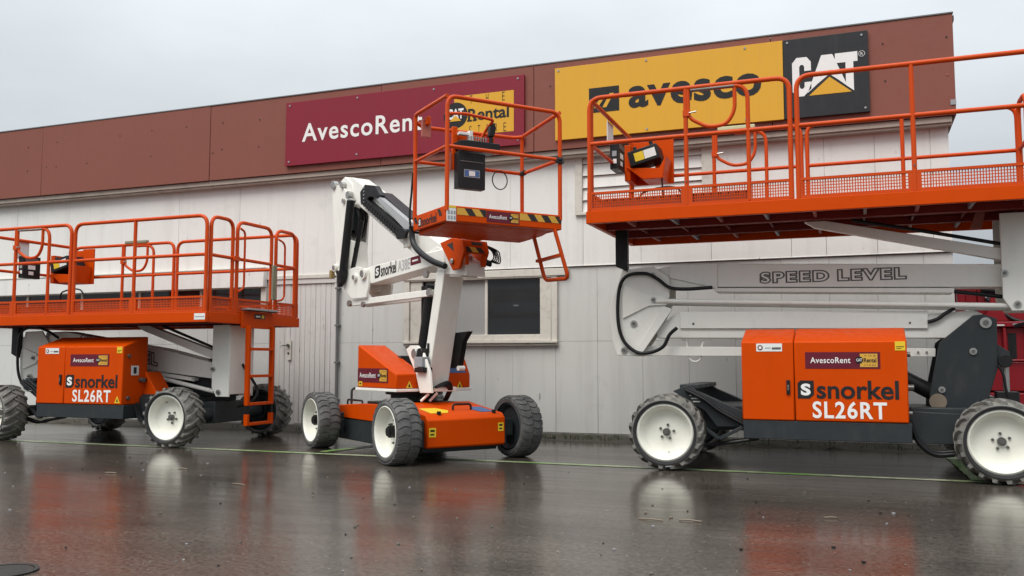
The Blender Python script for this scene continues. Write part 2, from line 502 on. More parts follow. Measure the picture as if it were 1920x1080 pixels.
        if smooth:
            me.polygons.foreach_set('use_smooth', [True] * len(me.polygons))
            me.set_sharp_from_angle(angle=R(42))
        me.update()
        ob = bpy.data.objects.new(name, me)
        COL.objects.link(ob)
        if parent: ob.parent = parent
        if loc: ob.location = loc
        if bevel:
            bv = ob.modifiers.new('edge', 'BEVEL')
            bv.width = bevel; bv.segments = 2; bv.limit_method = 'ANGLE'; bv.angle_limit = R(44)
            bv.use_clamp_overlap = True
        return ob

def thing(name, label, cat, loc=(0, 0, 0), group=None):
    o = bpy.data.objects.new(name, None)
    o.empty_display_size = 0.3
    COL.objects.link(o)
    o.location = loc
    o['label'] = label; o['category'] = cat
    if group: o['group'] = group
    return o

def tag(o, label=None, cat=None, kind=None, group=None):
    if label: o['label'] = label
    if cat: o['category'] = cat
    if kind: o['kind'] = kind
    if group: o['group'] = group
    return o

X, Y, Z = Vector((1, 0, 0)), Vector((0, 1, 0)), Vector((0, 0, 1))

def rental_decal(mb, o, u, v, w, h):
    """maroon rental sticker with a small yellow store badge"""
    mb.rect(o, u, v, 0, w, 0, h, 0.003, MAROON)
    mb.text('AvescoRent', o, u, v, w * 0.07, h * 0.33, w * 0.54, h * 0.36, 0.0055, LETW, 0.012, 1.08)
    mb.rect(o, u, v, w * 0.735, w * 0.965, h * 0.10, h * 0.90, 0.0055, HAZY)
    mb.disc(o, u, v, w * 0.725, h * 0.52, h * 0.22, 0.0075, LETB)
    mb.text('CAT', o, u, v, w * 0.688, h * 0.44, w * 0.075, h * 0.17, 0.0095, LETW, 0.02)
    mb.text('Rental', o, u, v, w * 0.785, h * 0.38, w * 0.165, h * 0.26, 0.0075, LETB, 0.02)
    mb.text('THE', o, u, v, w * 0.79, h * 0.74, w * 0.15, h * 0.08, 0.0075, LETB, 0.0, 1.8)
    mb.text('STORE', o, u, v, w * 0.79, h * 0.18, w * 0.15, h * 0.08, 0.0075, LETB, 0.0, 1.8)

def maker_logo(mb, o, u, v, w, h, m=None):
    """square emblem with a white S, then the maker's name in black"""
    m = m or LETB
    k = h * 0.98
    sq = [(0.0, 0.0), (k * 0.62, 0.0), (k * 0.86, k * 0.22), (k * 0.86, k), (k * 0.16, k), (0.0, k * 0.84)]
    mb.plate(o, u, v, sq, 0.003, m)
    mb.text('S', o, u, v, k * 0.17, k * 0.17, k * 0.52, k * 0.66, 0.0055, LETW, 0.045)
    mb.text('snorkel', o, u, v, k * 1.0, 0.0, w - k * 1.0, h, 0.003, m, 0.022)

# ================================================================== ground
b = MB(); b.add([(-250, -250, 0), (250, -250, 0), (250, 250, 0), (-250, 250, 0)], [(0, 1, 2, 3)], ASPH)
tag(b.build('ground'), kind='structure')

def ground_strip(name, p, q, w, z=0.004):
    p, q = Vector((*p, 0)), Vector((*q, 0)); s = (q - p).normalized().cross(Z) * w / 2
    m = MB(); n = 60; vs = []
    for i in range(n + 1):
        c = p.lerp(q, i / n)
        j = random.uniform(0.8, 1.12)
        vs += [c - s * j + Z * z, c + s * j + Z * z]
    m.add(vs, [(2 * i, 2 * i + 1, 2 * i + 3, 2 * i + 2) for i in range(n)], GREENL)
    return tag(m.build(name), kind='structure')
ground_strip('road_marking', (-16.0, 8.60), (4.5, 8.78), 0.10)
ground_strip('road_marking', (-5.736, 8.845), (-5.30, 10.9), 0.10, 0.008)
ground_strip('road_marking', (0.937, 8.811), (0.90, 11.0), 0.10, 0.008)

b = MB(); vs = []; fs = []
nx, ny = 300, 5
for i in range(nx + 1):
    for j in range(ny):
        x = -16 + 17.2 * i / nx; t = j / (ny - 1)
        yy = 11.43 - t * (0.26 + 0.10 * math.sin(x * 1.7) + random.uniform(-.04, .04))
        zz = 0.002 + (0.05 * (1 - t) ** 1.5 + random.uniform(0, .018)) * (1 if j < ny - 1 else 0)
        vs.append((x, yy, zz))
for i in range(nx):
    for j in range(ny - 1):
        a = i * ny + j
        fs.append((a, a + 1, a + ny + 1, a + ny))
b.add(vs, fs, SOIL)
tag(b.build('soil'), kind='structure')

# loose grit, leaf bits and pebbles on the wet asphalt
b = MB()
for i in range(170):
    x = random.uniform(-7.5, 2.2); y = random.uniform(3.4, 8.3)
    r = random.uniform(0.004, 0.011); a = random.uniform(0, 6.28)
    pts = [(x + r * math.cos(a + k * 1.26) * random.uniform(.6, 1.4), y + r * math.sin(a + k * 1.26) * random.uniform(.6, 1.4)) for k in range(5)]
    b.prism(pts, 'z', 0.001, r * 0.8, random.choice([STKG, DRYG, CONC, BLACK]))
for (x, y, L, a) in [(-6.5, 6.5, .12, .1), (-4.9, 6.3, .16, -.25), (-1.3, 5.9, .16, -.1), (-1.05, 5.95, .15, -.1), (-6.1, 7.0, .1, .05), (-.2, 6.4, .08, .3)]:
    dx, dy = math.cos(a) * L / 2, math.sin(a) * L / 2
    b.tube([(x - dx, y - dy, .006), (x, y, .010), (x + dx, y + dy, .006)], .005, DRYG, 5)
tag(b.build('litter'), kind='stuff')

# iron cover at the very edge of the picture
t = thing('manhole_cover', 'dark wet round iron cover set in the asphalt in the near left foreground', 'cover', (*(-3.992, 3.330), 0))
b = MB(); b.cyl((0, 0, .002), (0, 0, .006), .13, IRON, 40); b.build('lid', t, .003)
b = MB(); b.lathe([(.133, 0), (.155, 0), (.155, .004), (.133, .004), (.133, 0)], IRON, 40)
r_ = b.build('ring', t); r_.rotation_euler = (R(90), 0, 0); r_.location = (0, 0, .0045)

# ================================================================== building
BLD = (-7.0, 11.6, 0.0)
building = thing('building', 'long single storey white panelled building with a red brown fascia band', 'building', BLD)
MBLD = Matrix.Translation(-Vector(BLD))

def sheets(name, seams, z0, z1, y, th, holes, mat_, rows=None):
    """wall cladding as separate sheets with real open joints, cut round the openings"""
    m = MB(MBLD); g = 0.0015
    rows = rows or [z0, z1]
    for i in range(len(seams) - 1):
        for k in range(len(rows) - 1):
            cells = [(seams[i] + g, seams[i + 1] - g, rows[k] + g, rows[k + 1] - g)]
            for (hx0, hx1, hz0, hz1) in holes:
                nxt = []
                for (a, c, e, f) in cells:
                    if hx1 <= a or hx0 >= c or hz1 <= e or hz0 >= f:
                        nxt.append((a, c, e, f)); continue
                    if hx0 > a: nxt.append((a, hx0, e, f))
                    if hx1 < c: nxt.append((hx1, c, e, f))
                    a2, c2 = max(a, hx0), min(c, hx1)
                    if hz0 > e: nxt.append((a2, c2, e, hz0))
                    if hz1 < f: nxt.append((a2, c2, hz1, f))
                cells = nxt
            dy = random.uniform(-.0025, .0025)
            for (a, c, e, f) in cells:
                if c - a > .004 and f - e > .004:
                    m.box(a, c, y + dy, y + th, e, f, mat_)
    return m.build(name, building, .002)

low_s = [-16.2 + .60 * i for i in range(13)] + [-8.45, -7.22, -6.62, -6.02, -5.43, -4.83, -4.42, -3.80, -3.215, -2.61, -2.01, -1.425, -.855, -.295, .245, .756, 1.07]
up_s = [-16.2 + 1.196 * i for i in range(10)] + [-4.45, -3.40, -2.61, -1.70, -.724, -.317, .26, .87, 1.07]
WIN_M = (-6.06, -3.785, 1.28, 2.17)
WIN_L = (-16.2, -8.50, 1.74, 2.16)
DOOR = (-8.43, -7.24, 0.10, 2.27)
SHUT = (-3.42, -1.70, 3.05, 3.80)
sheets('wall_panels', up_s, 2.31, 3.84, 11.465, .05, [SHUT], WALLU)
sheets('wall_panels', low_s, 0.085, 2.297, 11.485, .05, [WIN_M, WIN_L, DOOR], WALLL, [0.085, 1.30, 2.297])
# backing so that the joints read dark; openings left open
m = MB(MBLD)
for (x0, x1, z0, z1) in [(-16.2, 1.07, 2.17, 3.05), (-16.2, -3.42, 3.05, 5.0), (-1.70, 1.07, 3.05, 5.0), (-3.42, -1.70, 3.80, 5.0),
                         (-16.2, -8.43, 0, 1.74), (-7.24, -6.06, 0, 2.17), (-6.06, -3.785, 0, 1.28), (-3.785, 1.07, 0, 2.17), (-8.50, -8.43, 1.74, 2.17)]:
    m.box(x0, x1, 11.53, 11.60, z0, z1, JOINT)
m.box(1.0, 1.07, 11.60, 22.0, 0, 5.0, WALLL)
m.box(-16.2, -16.13, 11.60, 22.0, 0, 5.0, WALLL)
m.box(-16.2, 1.07, 22.0, 22.07, 0, 5.0, WALLL)
m.box(-16.13, 1.0, 12.9, 12.95, 0.05, 3.0, DARKGAP)
m.build('wall_core', building)
m = MB(MBLD); m.box(-16.3, 1.16, 11.31, 22.2, 5.005, 5.06, ROOFM); m.build('roof', building)
# drip edge between the two courses
m = MB(MBLD); m.box(-7.26, 1.075, 11.456, 11.53, 2.307, 2.318, WALLU); m.box(-8.5, -7.26, 11.44, 11.53, 2.28, 2.335, FRAMEW)
m.build('drip_edge', building, .003)
# fascia
m = MB(MBLD)
fs_ = [-16.3, -13.06, -9.48, -6.4, -4.03, -.9, 1.145]
for i in range(len(fs_) - 1):
    m.box(fs_[i] + .004, fs_[i + 1] - .004, 11.272 + random.uniform(-.003, .003), 11.300, 3.875, 5.07, FASC)
m.box(1.118, 1.145, 11.302, 22.2, 3.875, 5.07, FASC)
m.box(-16.3, 1.118, 11.302, 11.32, 3.89, 5.0, DARKGAP)
m.build('fascia', building, .003)
m = MB(MBLD); m.box(-16.3, 1.15, 11.262, 11.33, 5.072, 5.092, PIPE); m.build('coping', building, .004)
m = MB(MBLD); m.box(-16.3, 1.10, 11.31, 11.463, 3.80, 3.872, BATTEN); m.box(-16.3, 1.10, 11.335, 11.44, 3.77, 3.80, BATTEN); m.build('batten', building, .005)
m = MB(MBLD)
for px_ in [(-13.391, 4.751), (-13.391, 4.328), (-11.330, 4.761), (-12.030, 4.359), (-12.723, 4.777), (-12.724, 4.350), (-10.658, 4.788), (-10.662, 4.364), (-9.952, 4.782), (-9.937, 4.364), (-9.240, 4.783), (-9.247, 4.357), (-8.542, 4.765), (-8.550, 4.338), (-3.793, 4.760),
            (0.384, 4.807), (1.070, 4.800), (0.399, 4.352), (1.066, 4.351), (-9.421, 4.312), (-12.945, 4.359)]:
    m.cyl((px_[0], 11.275, px_[1]), (px_[0], 11.265, px_[1]), .010, random.choice([DARKGAP, DARKGAP, DARKGAP, DARKGAP, PINKP]), 8)
m.build('screw', building)
m = MB(MBLD); q = (1.115, 4.019); m.box(q[0] - .03, q[0] + .03, 11.262, 11.272, q[1] - .03, q[1] + .03, STKG); m.build('number_tag', building)
# plinth
m = MB(MBLD)
x = -16.2
while x < 1.05:
    w = random.uniform(.9, 1.4); m.box(x, min(x + w - .006, 1.09), 11.45 + random.uniform(-.004, .004), 11.53, 0, .082, CONC); x += w
m.build('plinth', building, .006)
# lintel over the left window band
m = MB(MBLD); m.box(-16.2, -8.47, 11.36, 11.46, 2.17, 2.45, WALLU); m.box(-16.2, -8.46, 11.35, 11.463, 2.452, 2.475, FRAMEW); m.build('lintel', building, .006)

def window(x0, x1, z0, z1, panes, fw, y=11.47, frame=FRAMEW, blind=None, sill=True):
    m = MB(MBLD)
    m.box(x0 - fw * .4, x0 + fw, y - .035, y + .05, z0, z1, frame); m.box(x1 - fw, x1 + fw * .4, y - .035, y + .05, z0, z1, frame)
    m.box(x0 - fw * .4, x1 + fw * .4, y - .040, y + .05, z1 + .002, z1 + fw * .9, frame); m.box(x0 - fw * .4, x1 + fw * .4, y - .042, y + .05, z0 - fw * .6, z0 - .002, frame)
    w = m.build('window', building, .006)
    for (a, c) in panes[:-1]:
        pass
    for k, (a, c) in enumerate(panes):
        m = MB(MBLD); m.box(a, c, y + .03, y + .04, z0, z1, GLASS if k != blind else BLIND)
        p_ = m.build('pane' if k != blind else 'blind', w)
    mm = MB(MBLD)
    for (a, c) in panes[1:]:
        mm.box(a - .02, a + .02, y + .005, y + .05, z0, z1, frame); mm.cut()
    if len(panes) > 1: mm.build_each('mullion', w, .004)
    if sill:
        mm = MB(MBLD); mm.box(x0 - fw * .5, x1 + fw * .5, y - .07, y + .03, z0 + .0, z0 + .030, frame); mm.build('sill', w, .004)
    return w
# middle window: board on the left, pale blind, dark pane
w = window(-6.06, -3.785, 1.28, 2.17, [(-5.94, -5.60), (-5.60, -4.815), (-4.815, -4.01)], .06, blind=1)
m = MB(MBLD); m.box(-4.01, -3.85, 11.445, 11.50, 1.31, 2.168, FRAMEW); m.box(-5.99, -5.80, 11.455, 11.495, 1.31, 2.168, FRAMEW); m.box(-5.79, -3.85, 11.452, 11.50, 1.312, 1.40, FRAMEW)
m.build('inner_frame', w, .006)
m = MB(MBLD); m.box(-6.1, -3.60, 11.42, 11.463, 2.19, 2.288, FRAMEW); m.build('weatherboard', w, .006)
m = MB(MBLD)
for k in range(4): m.rect((-4.41 + .02 * k, 11.494, 1.79), X, Z, 0, .008, 0, .02, .002, STKG)
m.build('sticker', w)
# left window band
pn = [(-16.0 + 1.25 * i, -16.0 + 1.25 * (i + 1)) for i in range(6)]
window(-16.2, -8.50, 1.74, 2.16, pn, .07, frame=FRAMEW)
# boarded shutter high up
m = MB(MBLD)
m.box(-3.50, -3.40, 11.43, 11.52, 3.03, 3.80, FRAMEW); m.box(-1.80, -1.66, 11.43, 11.52, 3.03, 3.80, FRAMEW); m.box(-3.50, -1.66, 11.42, 11.52, 2.99, 3.028, FRAMEW)
sh = m.build('shutter', building, .006)
m = MB(MBLD); z = 3.03
while z < 3.78:
    h = min(.165, 3.795 - z)
    m.add([(-3.398, 11.455, z), (-1.802, 11.455, z), (-1.802, 11.49, z + h - .006), (-3.398, 11.49, z + h - .006), (-3.398, 11.53, z), (-1.802, 11.53, z), (-1.802, 11.53, z + h - .006), (-3.398, 11.53, z + h - .006)],
          [(0, 1, 2, 3), (4, 7, 6, 5), (0, 4, 5, 1), (3, 2, 6, 7), (0, 3, 7, 4), (1, 5, 6, 2)], WALLU)
    z += .166
m.build('slats', sh)
# plank door
m = MB(MBLD); x = -8.42
while x < -7.26:
    w_ = min(random.choice([.088, .092, .096]), -7.245 - x)
    m.box(x + .002, x + w_ - .003, 11.478 + random.uniform(-.004, .004), 11.53, .10, 2.20, BOARDS); x += w_
d_ = m.build('door', building, .004)
m = MB(MBLD); m.box(-8.45, -7.23, 11.455, 11.53, 2.202, 2.278, BOARDS); m.box(-7.262, -7.232, 11.46, 11.475, .10, 2.2, BOARDS); m.build('door_frame', d_, .004)
q = (-8.046, 1.211)
m = MB(MBLD); m.box(q[0] - .03, q[0] + .03, 11.455, 11.474, q[1] - .16, q[1] + .14, FRAMEW); m.cyl((q[0] - .01, 11.455, q[1] + .06), (q[0] - .01, 11.42, q[1] + .06), .022, PIN); m.tube([(q[0] - .01, 11.425, q[1] + .06), (q[0] - .11, 11.425, q[1] + .055)], .010, PIN)
m.cyl((q[0] - .01, 11.455, q[1] - .06), (q[0] - .01, 11.45, q[1] - .06), .018, DARKGAP)
m.build('door_handle', d_)
# conduit beside the door
m = MB(MBLD); m.tube([(-7.19, 11.44, .06), (-7.19, 11.44, 2.30), (-7.19, 11.425, 2.36), (-7.19, 11.425, 2.62)], .022, PIPE, 10)
for z in (.45, 1.0, 1.55, 2.1): m.box(-7.225, -7.155, 11.41, 11.478, z, z + .025, PIPE)
m.build('conduit', building)

# ================================================================== signs
def corner_screws(m, pts, y):
    for (a, c) in pts: m.cyl((a, y, c), (a, y - .008, c), .014, STKG, 10)

SY = 11.225
t = thing('wall_sign', 'maroon sign board with white company lettering and a small yellow store badge', 'sign', (-6.2, SY, 4.5))
Mx = Matrix.Translation((6.2, -SY, -4.5))
x0, z0 = (-8.024, 3.971); x1, z1 = (-4.155, 4.928)
z0, z1 = 3.98, 4.955
m = MB(Mx); m.box(x0, x1, SY, SY + .042, z0, z1, SIGNM); m.build('board', t, .003)
m = MB(Mx); o = Vector((0, SY, 0))
a0, b0 = (-7.726, 4.324); a1, b1 = (-5.700, 4.547); _, bt = (-7.656, 4.604)
m.text('AvescoRent', o, X, Z, a0, b0, a1 - a0, bt - b0, .003, LETW, .016, 1.12); m.build('lettering', t)
m = MB(Mx)
ya, yb = (-5.204, 4.229)[0], (-4.304, 4.519)[0]; zc0, zc1 = (-4.304, 4.176)[1], (-4.304, 4.751)[1]
m.rect(o, X, Z, ya, yb, zc0, zc1, .003, SIGNY)
cc = (-5.181, 4.479); m.disc(o, X, Z, cc[0], cc[1], .185, .006, LETB)
m.text('CAT', o, X, Z, cc[0] - .125, cc[1] - .055, .25, .15, .009, LETW, .03)
m.plate(o, X, Z, [(cc[0] - .09, cc[1] - .085), (cc[0], cc[1] + .0), (cc[0] + .09, cc[1] - .085)], .012, SIGNY)
r0, r1 = (-4.991, 4.377), (-4.375, 4.384); rt = (-4.992, 4.521)
rh = rt[1] - r0[1] + .03
m.text('Rental', o, X, Z, r0[0], r0[1], r1[0] - r0[0], rh, .006, LETB, .022)
for i, ch in enumerate('THE'):
    e = r0[0] + .03 + (r1[0] - r0[0] - .13) * i / 2
    m.text(ch, o, X, Z, e, r0[1] + rh + .07, .038, .12, .006, LETB, -.014)
for i, ch in enumerate('STORE'):
    e = r0[0] + .02 + (r1[0] - r0[0] - .10) * i / 4
    m.text(ch, o, X, Z, e, r0[1] - .19, .038, .12, .006, LETB, -.014)
for (a, w_) in ((r0[0] - .012, .075), (r0[0] + .075, .05)):
    m.rect(o, X, Z, a, a + w_, r0[1] - .006, r0[1] + .018, .0065, LETB)
m.build('badge', t)
m = MB(Mx); corner_screws(m, [(x0 + .07, z1 - .05), (x0 + .07, z0 + .06), (x1 - .09, z1 - .05), (x1 - .09, z0 + .07), (x0 + 1.25, z1 - .05), (x0 + 2.5, z1 - .06), (x0 + 1.25, z0 + .08)], SY); m.build('screw', t)

t = thing('wall_sign', 'long yellow sign board with black lowercase lettering and a striped black square', 'sign', (-2.2, SY, 4.5))
Mx = Matrix.Translation((2.2, -SY, -4.5))
x0 = (-3.710, 4.457)[0]; x1 = (-0.754, 4.485)[0]; z0, z1 = 3.99, 4.98
m = MB(Mx); m.box(x0, x1 - .003, SY, SY + .042, z0, z1, SIGNY); m.build('board', t, .003)
m = MB(Mx)
a0, b0 = (-2.698, 4.323); a1, b1 = (-1.018, 4.326); tt = (-2.695, 4.615)
m.text('avesco', o, X, Z, a0, b0, a1 - a0, (tt[1] - b0) * 1.0, .003, LETB, .030, 1.06)
m.build('lettering', t)
m = MB(Mx)
s0, s1 = (-3.234, 4.314), (-2.824, 4.630)
k = s1[0] - s0[0]; kz = .335; sx, sz = s0[0], s0[1]
m.rect(o, X, Z, sx, sx + k, sz, sz + kz, .003, LETB)
for (f0, f1, g1) in ((.16, .30, .62), (.45, .66, .72)):
    m.plate(o, X, Z, [(sx + k * f0, sz + kz * .18), (sx + k * (f0 + .13), sz + kz * .18), (sx + k * (f0 + .38), sz + kz * g1), (sx + k * (f0 + .24), sz + kz * g1)], .006, SIGNY)
m.build('emblem', t)
m = MB(Mx); corner_screws(m, [(x0 + .05, z1 - .04), (x0 + 1.25, z1 - .04), (x0 + 2.5, z1 - .04), (x0 + .05, z0 + .04), (x0 + 1.25, z0 + .04), (x0 + 2.5, z0 + .04)], SY); m.build('screw', t)

t = thing('wall_sign', 'black square sign board with big white capitals over a yellow triangle', 'sign', (-.3, SY, 4.5))
Mx = Matrix.Translation((.3, -SY, -4.5))
xb0, xb1 = x1 + .003, (0.222, 4.503)[0]
m = MB(Mx); m.box(xb0, xb1, SY, SY + .042, z0, z1, SIGNK); m.build('board', t, .003)
W_, H_ = xb1 - xb0, z1 - z0
def S(pts): return [(xb0 + W_ * a, z0 + H_ * c) for a, c in pts]
m = MB(Mx)
m.plate(o, X, Z, S([(.33, .58), (.33, .69), (.28, .755), (.16, .755), (.105, .69), (.105, .33), (.16, .265), (.24, .265), (.33, .355), (.33, .44), (.25, .44), (.25, .385), (.235, .36), (.205, .36), (.19, .385), (.19, .635), (.205, .66), (.235, .66), (.25, .635), (.25, .58)]), .003, LETW)
m.plate(o, X, Z, S([(.455, .755), (.585, .755), (.755, .335), (.64, .435), (.545, .51), (.40, .40), (.285, .30)]), .003, LETW)
m.plate(o, X, Z, S([(.615, .755), (.875, .755), (.875, .635), (.825, .635), (.825, .275), (.735, .35), (.735, .635), (.615, .635)]), .0035, LETW)
m.text('R', o, X, Z, xb0 + W_ * .912, z0 + H_ * .70, .028, .035, .003, LETW)
m.build('lettering', t)
m = MB(Mx); m.plate(o, X, Z, S([(.30, .265), (.545, .475), (.80, .265)]), .003, SIGNY)
ring = [(xb0 + W_ * .925 + .034 * math.cos(2 * math.pi * i / 24), SY - .003, z0 + H_ * .718 + .034 * math.sin(2 * math.pi * i / 24)) for i in range(24)]
m.tube(ring, .003, LETW, 6, True)
m.build('emblem', t)
m = MB(Mx); corner_screws(m, [(xb0 + .05, z1 - .04), (xb1 - .07, z1 - .05), (xb1 - .05, z0 + .05), (xb0 + .05, z0 + .05)], SY); m.build('screw', t)

# ================================================================== platform lifts
def wheel_meshes():
    """cream dished rim and a lugged tyre, outer face at y = 0, axle along +y"""
    r = MB()
    r.lathe([(.292, .035), (.272, .012), (.258, .006), (.252, .010), (.246, .030), (.236, .055), (.224, .075), (.215, .110), (.190, .125), (.120, .128), (.075, .122), (.0, .122)], RIMW)
    r.lathe([(.292, .265), (.250, .29), (.230, .24), (.0, .23)], GREY)
    r.cyl((0, .124, 0), (0, .085, 0), .036, PIN, 24); r.cyl((0, .086, 0), (0, .074, 0), .022, PIN, 16)
    for i in range(5):
        t = math.pi / 2 + .35 + i * 2 * math.pi / 5
        p = (.068 * math.cos(t), .126, .068 * math.sin(t))
        r.cyl(p, (p[0], .104, p[2]), .013, PIN, 6)
    r.tube([(.0, .10, .195), (.0, .075, .190)], .006, PIN, 6)
    t = MB()
    t.lathe([(.275, .006), (.282, -.010), (.300, -.016), (.306, -.012)], RUBK, 64)
    t.lathe([(.306, -.012), (.318, .0), (.330, .030), (.338, .080), (.340, .150), (.338, .220), (.330, .270), (.315, .300), (.29, .31), (.275, .29)], RUBD, 64)
    nl = 19
    for side in (0, 1):
        for i in range(nl):
            a0 = 2 * math.pi * (i + .5 * side) / nl
            rows = []
            for k in range(6):
                u = k / 5
                yy = (-.004 + u * .172) if side == 0 else (.304 - u * .172)
                ang = a0 + (u ** 1.15) * .30
                r0 = .316 if k == 0 else .332
                r1 = .345 if k == 0 else (.358 if k == 1 else .362)
                hw = .058 if k < 2 else .046
                rows.append([(r0, ang - hw * 1.25), (r1, ang - hw * .8), (r1, ang + hw * .8), (r0, ang + hw * 1.25), yy])
            vs = []; fs = []
            for q in rows:
                for (rr, an) in q[:4]: vs.append((rr * math.cos(an), q[4], rr * math.sin(an)))
            for k in range(5):
                for j in range(3): fs.append((k * 4 + j, k * 4 + j + 1, k * 4 + 4 + j + 1, k * 4 + 4 + j))
            fs += [(0, 1, 2, 3), (20, 21, 22, 23)]
            t.add(vs, fs, RUBD)
    t.box(-.03, .03, -.013, -.008, .313, .322, STKG)
    return r, t
_wr, _wt = wheel_meshes()
_w_src = [None, None]
def lift_wheel(parent, x, y, flip, turn=0.0, spin=0.0):
    if _w_src[0] is None:
        a = _wr.build('wheel'); c = _wt.build('tyre', a); _w_src[0], _w_src[1] = a, c
    else:
        a = _w_src[0].copy(); c = _w_src[1].copy(); COL.objects.link(a); COL.objects.link(c)
    a.parent = parent; c.parent = a
    a.location = (x, y, .36)
    a.rotation_euler = (0, spin, (math.pi if flip else 0) + turn)
    return a

RT = 1.31   # rail height over the deck underside
def bar(m, ax, c, a0, a1, z0, z1, th, mt):
    if ax == 'x': m.box(a0, a1, c - th / 2, c + th / 2, z0, z1, mt)
    else: m.box(c - th / 2, c + th / 2, a0, a1, z0, z1, mt)
def FP(ax, c, a, z): return (a, c, z) if ax == 'x' else (c, a, z)

def rail_section(root, ax, c, a0, a1, D, posts=(), mid=.815, rad=.13, r=.0235, solid_w=.11, toe=True):
    """one panel of guardrail: bent top tube, mid rail, posts, perforated kick plate"""
    m = MB(); zt = D + RT - r
    m.tube(arc_path([FP(ax, c, a0 + r, D + .13), FP(ax, c, a0 + r, zt), FP(ax, c, a1 - r, zt), FP(ax, c, a1 - r, D + .13)], rad), r, ORANGE_RAIL, 12)
    m.tube([FP(ax, c, a0 + r, D + mid), FP(ax, c, a1 - r, D + mid)], r * .9, ORANGE_RAIL, 10)
    for p in posts:
        m.tube([FP(ax, c, p, D + .13), FP(ax, c, p, zt)], r * .95, ORANGE_RAIL, 10)
        n = .03 if ax == 'x' else .0
        m.cyl(FP(ax, c - .03, p, D + .36), FP(ax, c + .03, p, D + .36), .008, PIN, 8)
    g = m.build('guardrail', root)
    if not toe: return g
    m = MB()
    z0, z1 = D + .128, D + .318
    e = .022
    bar(m, ax, c, a0, a1, z1 - .024, z1, .030, ORANGE_RAIL); bar(m, ax, c, a0, a1, z0, z0 + .028, .030, ORANGE_RAIL)
    edges = [a0] + [p for p in posts] + [a1]
    spans = []
    for i in range(len(edges)):
        w0 = edges[i] - (solid_w / 2 if 0 < i < len(edges) - 1 else 0)
        w1 = edges[i] + (solid_w / 2 if 0 < i < len(edges) - 1 else 0)
        if i == 0: w1 = a0 + .05
        if i == len(edges) - 1: w0 = a1 - .05
        bar(m, ax, c, w0, w1, z0 + .028, z1 - .024, .028, ORANGE_RAIL)
        spans.append((w0, w1))
    for i in range(len(spans) - 1):
        s0, s1 = spans[i][1], spans[i + 1][0]
        n = int((s1 - s0) / .023); st = (s1 - s0) / max(1, n)
        for k in range(1, n): bar(m, ax, c, s0 + st * k - .0045, s0 + st * k + .0045, z0 + .028, z1 - .024, .004, ORANGE_RAIL)
        for k in range(1, 5): bar(m, ax, c, s0, s1, z0 + .028 + .0276 * k - .0035, z0 + .028 + .0276 * k + .0035, .005, ORANGE_RAIL)
    m.build('kick_plate', g)
    return g

def pins(m, pts, y, r=.035):
    for (a, c) in pts:
        m.cyl((a, y, c), (a, y - .018, c), r, STEEL, 20); m.cyl((a, y - .018, c), (a, y - .034, c), r * .5, PIN, 8)

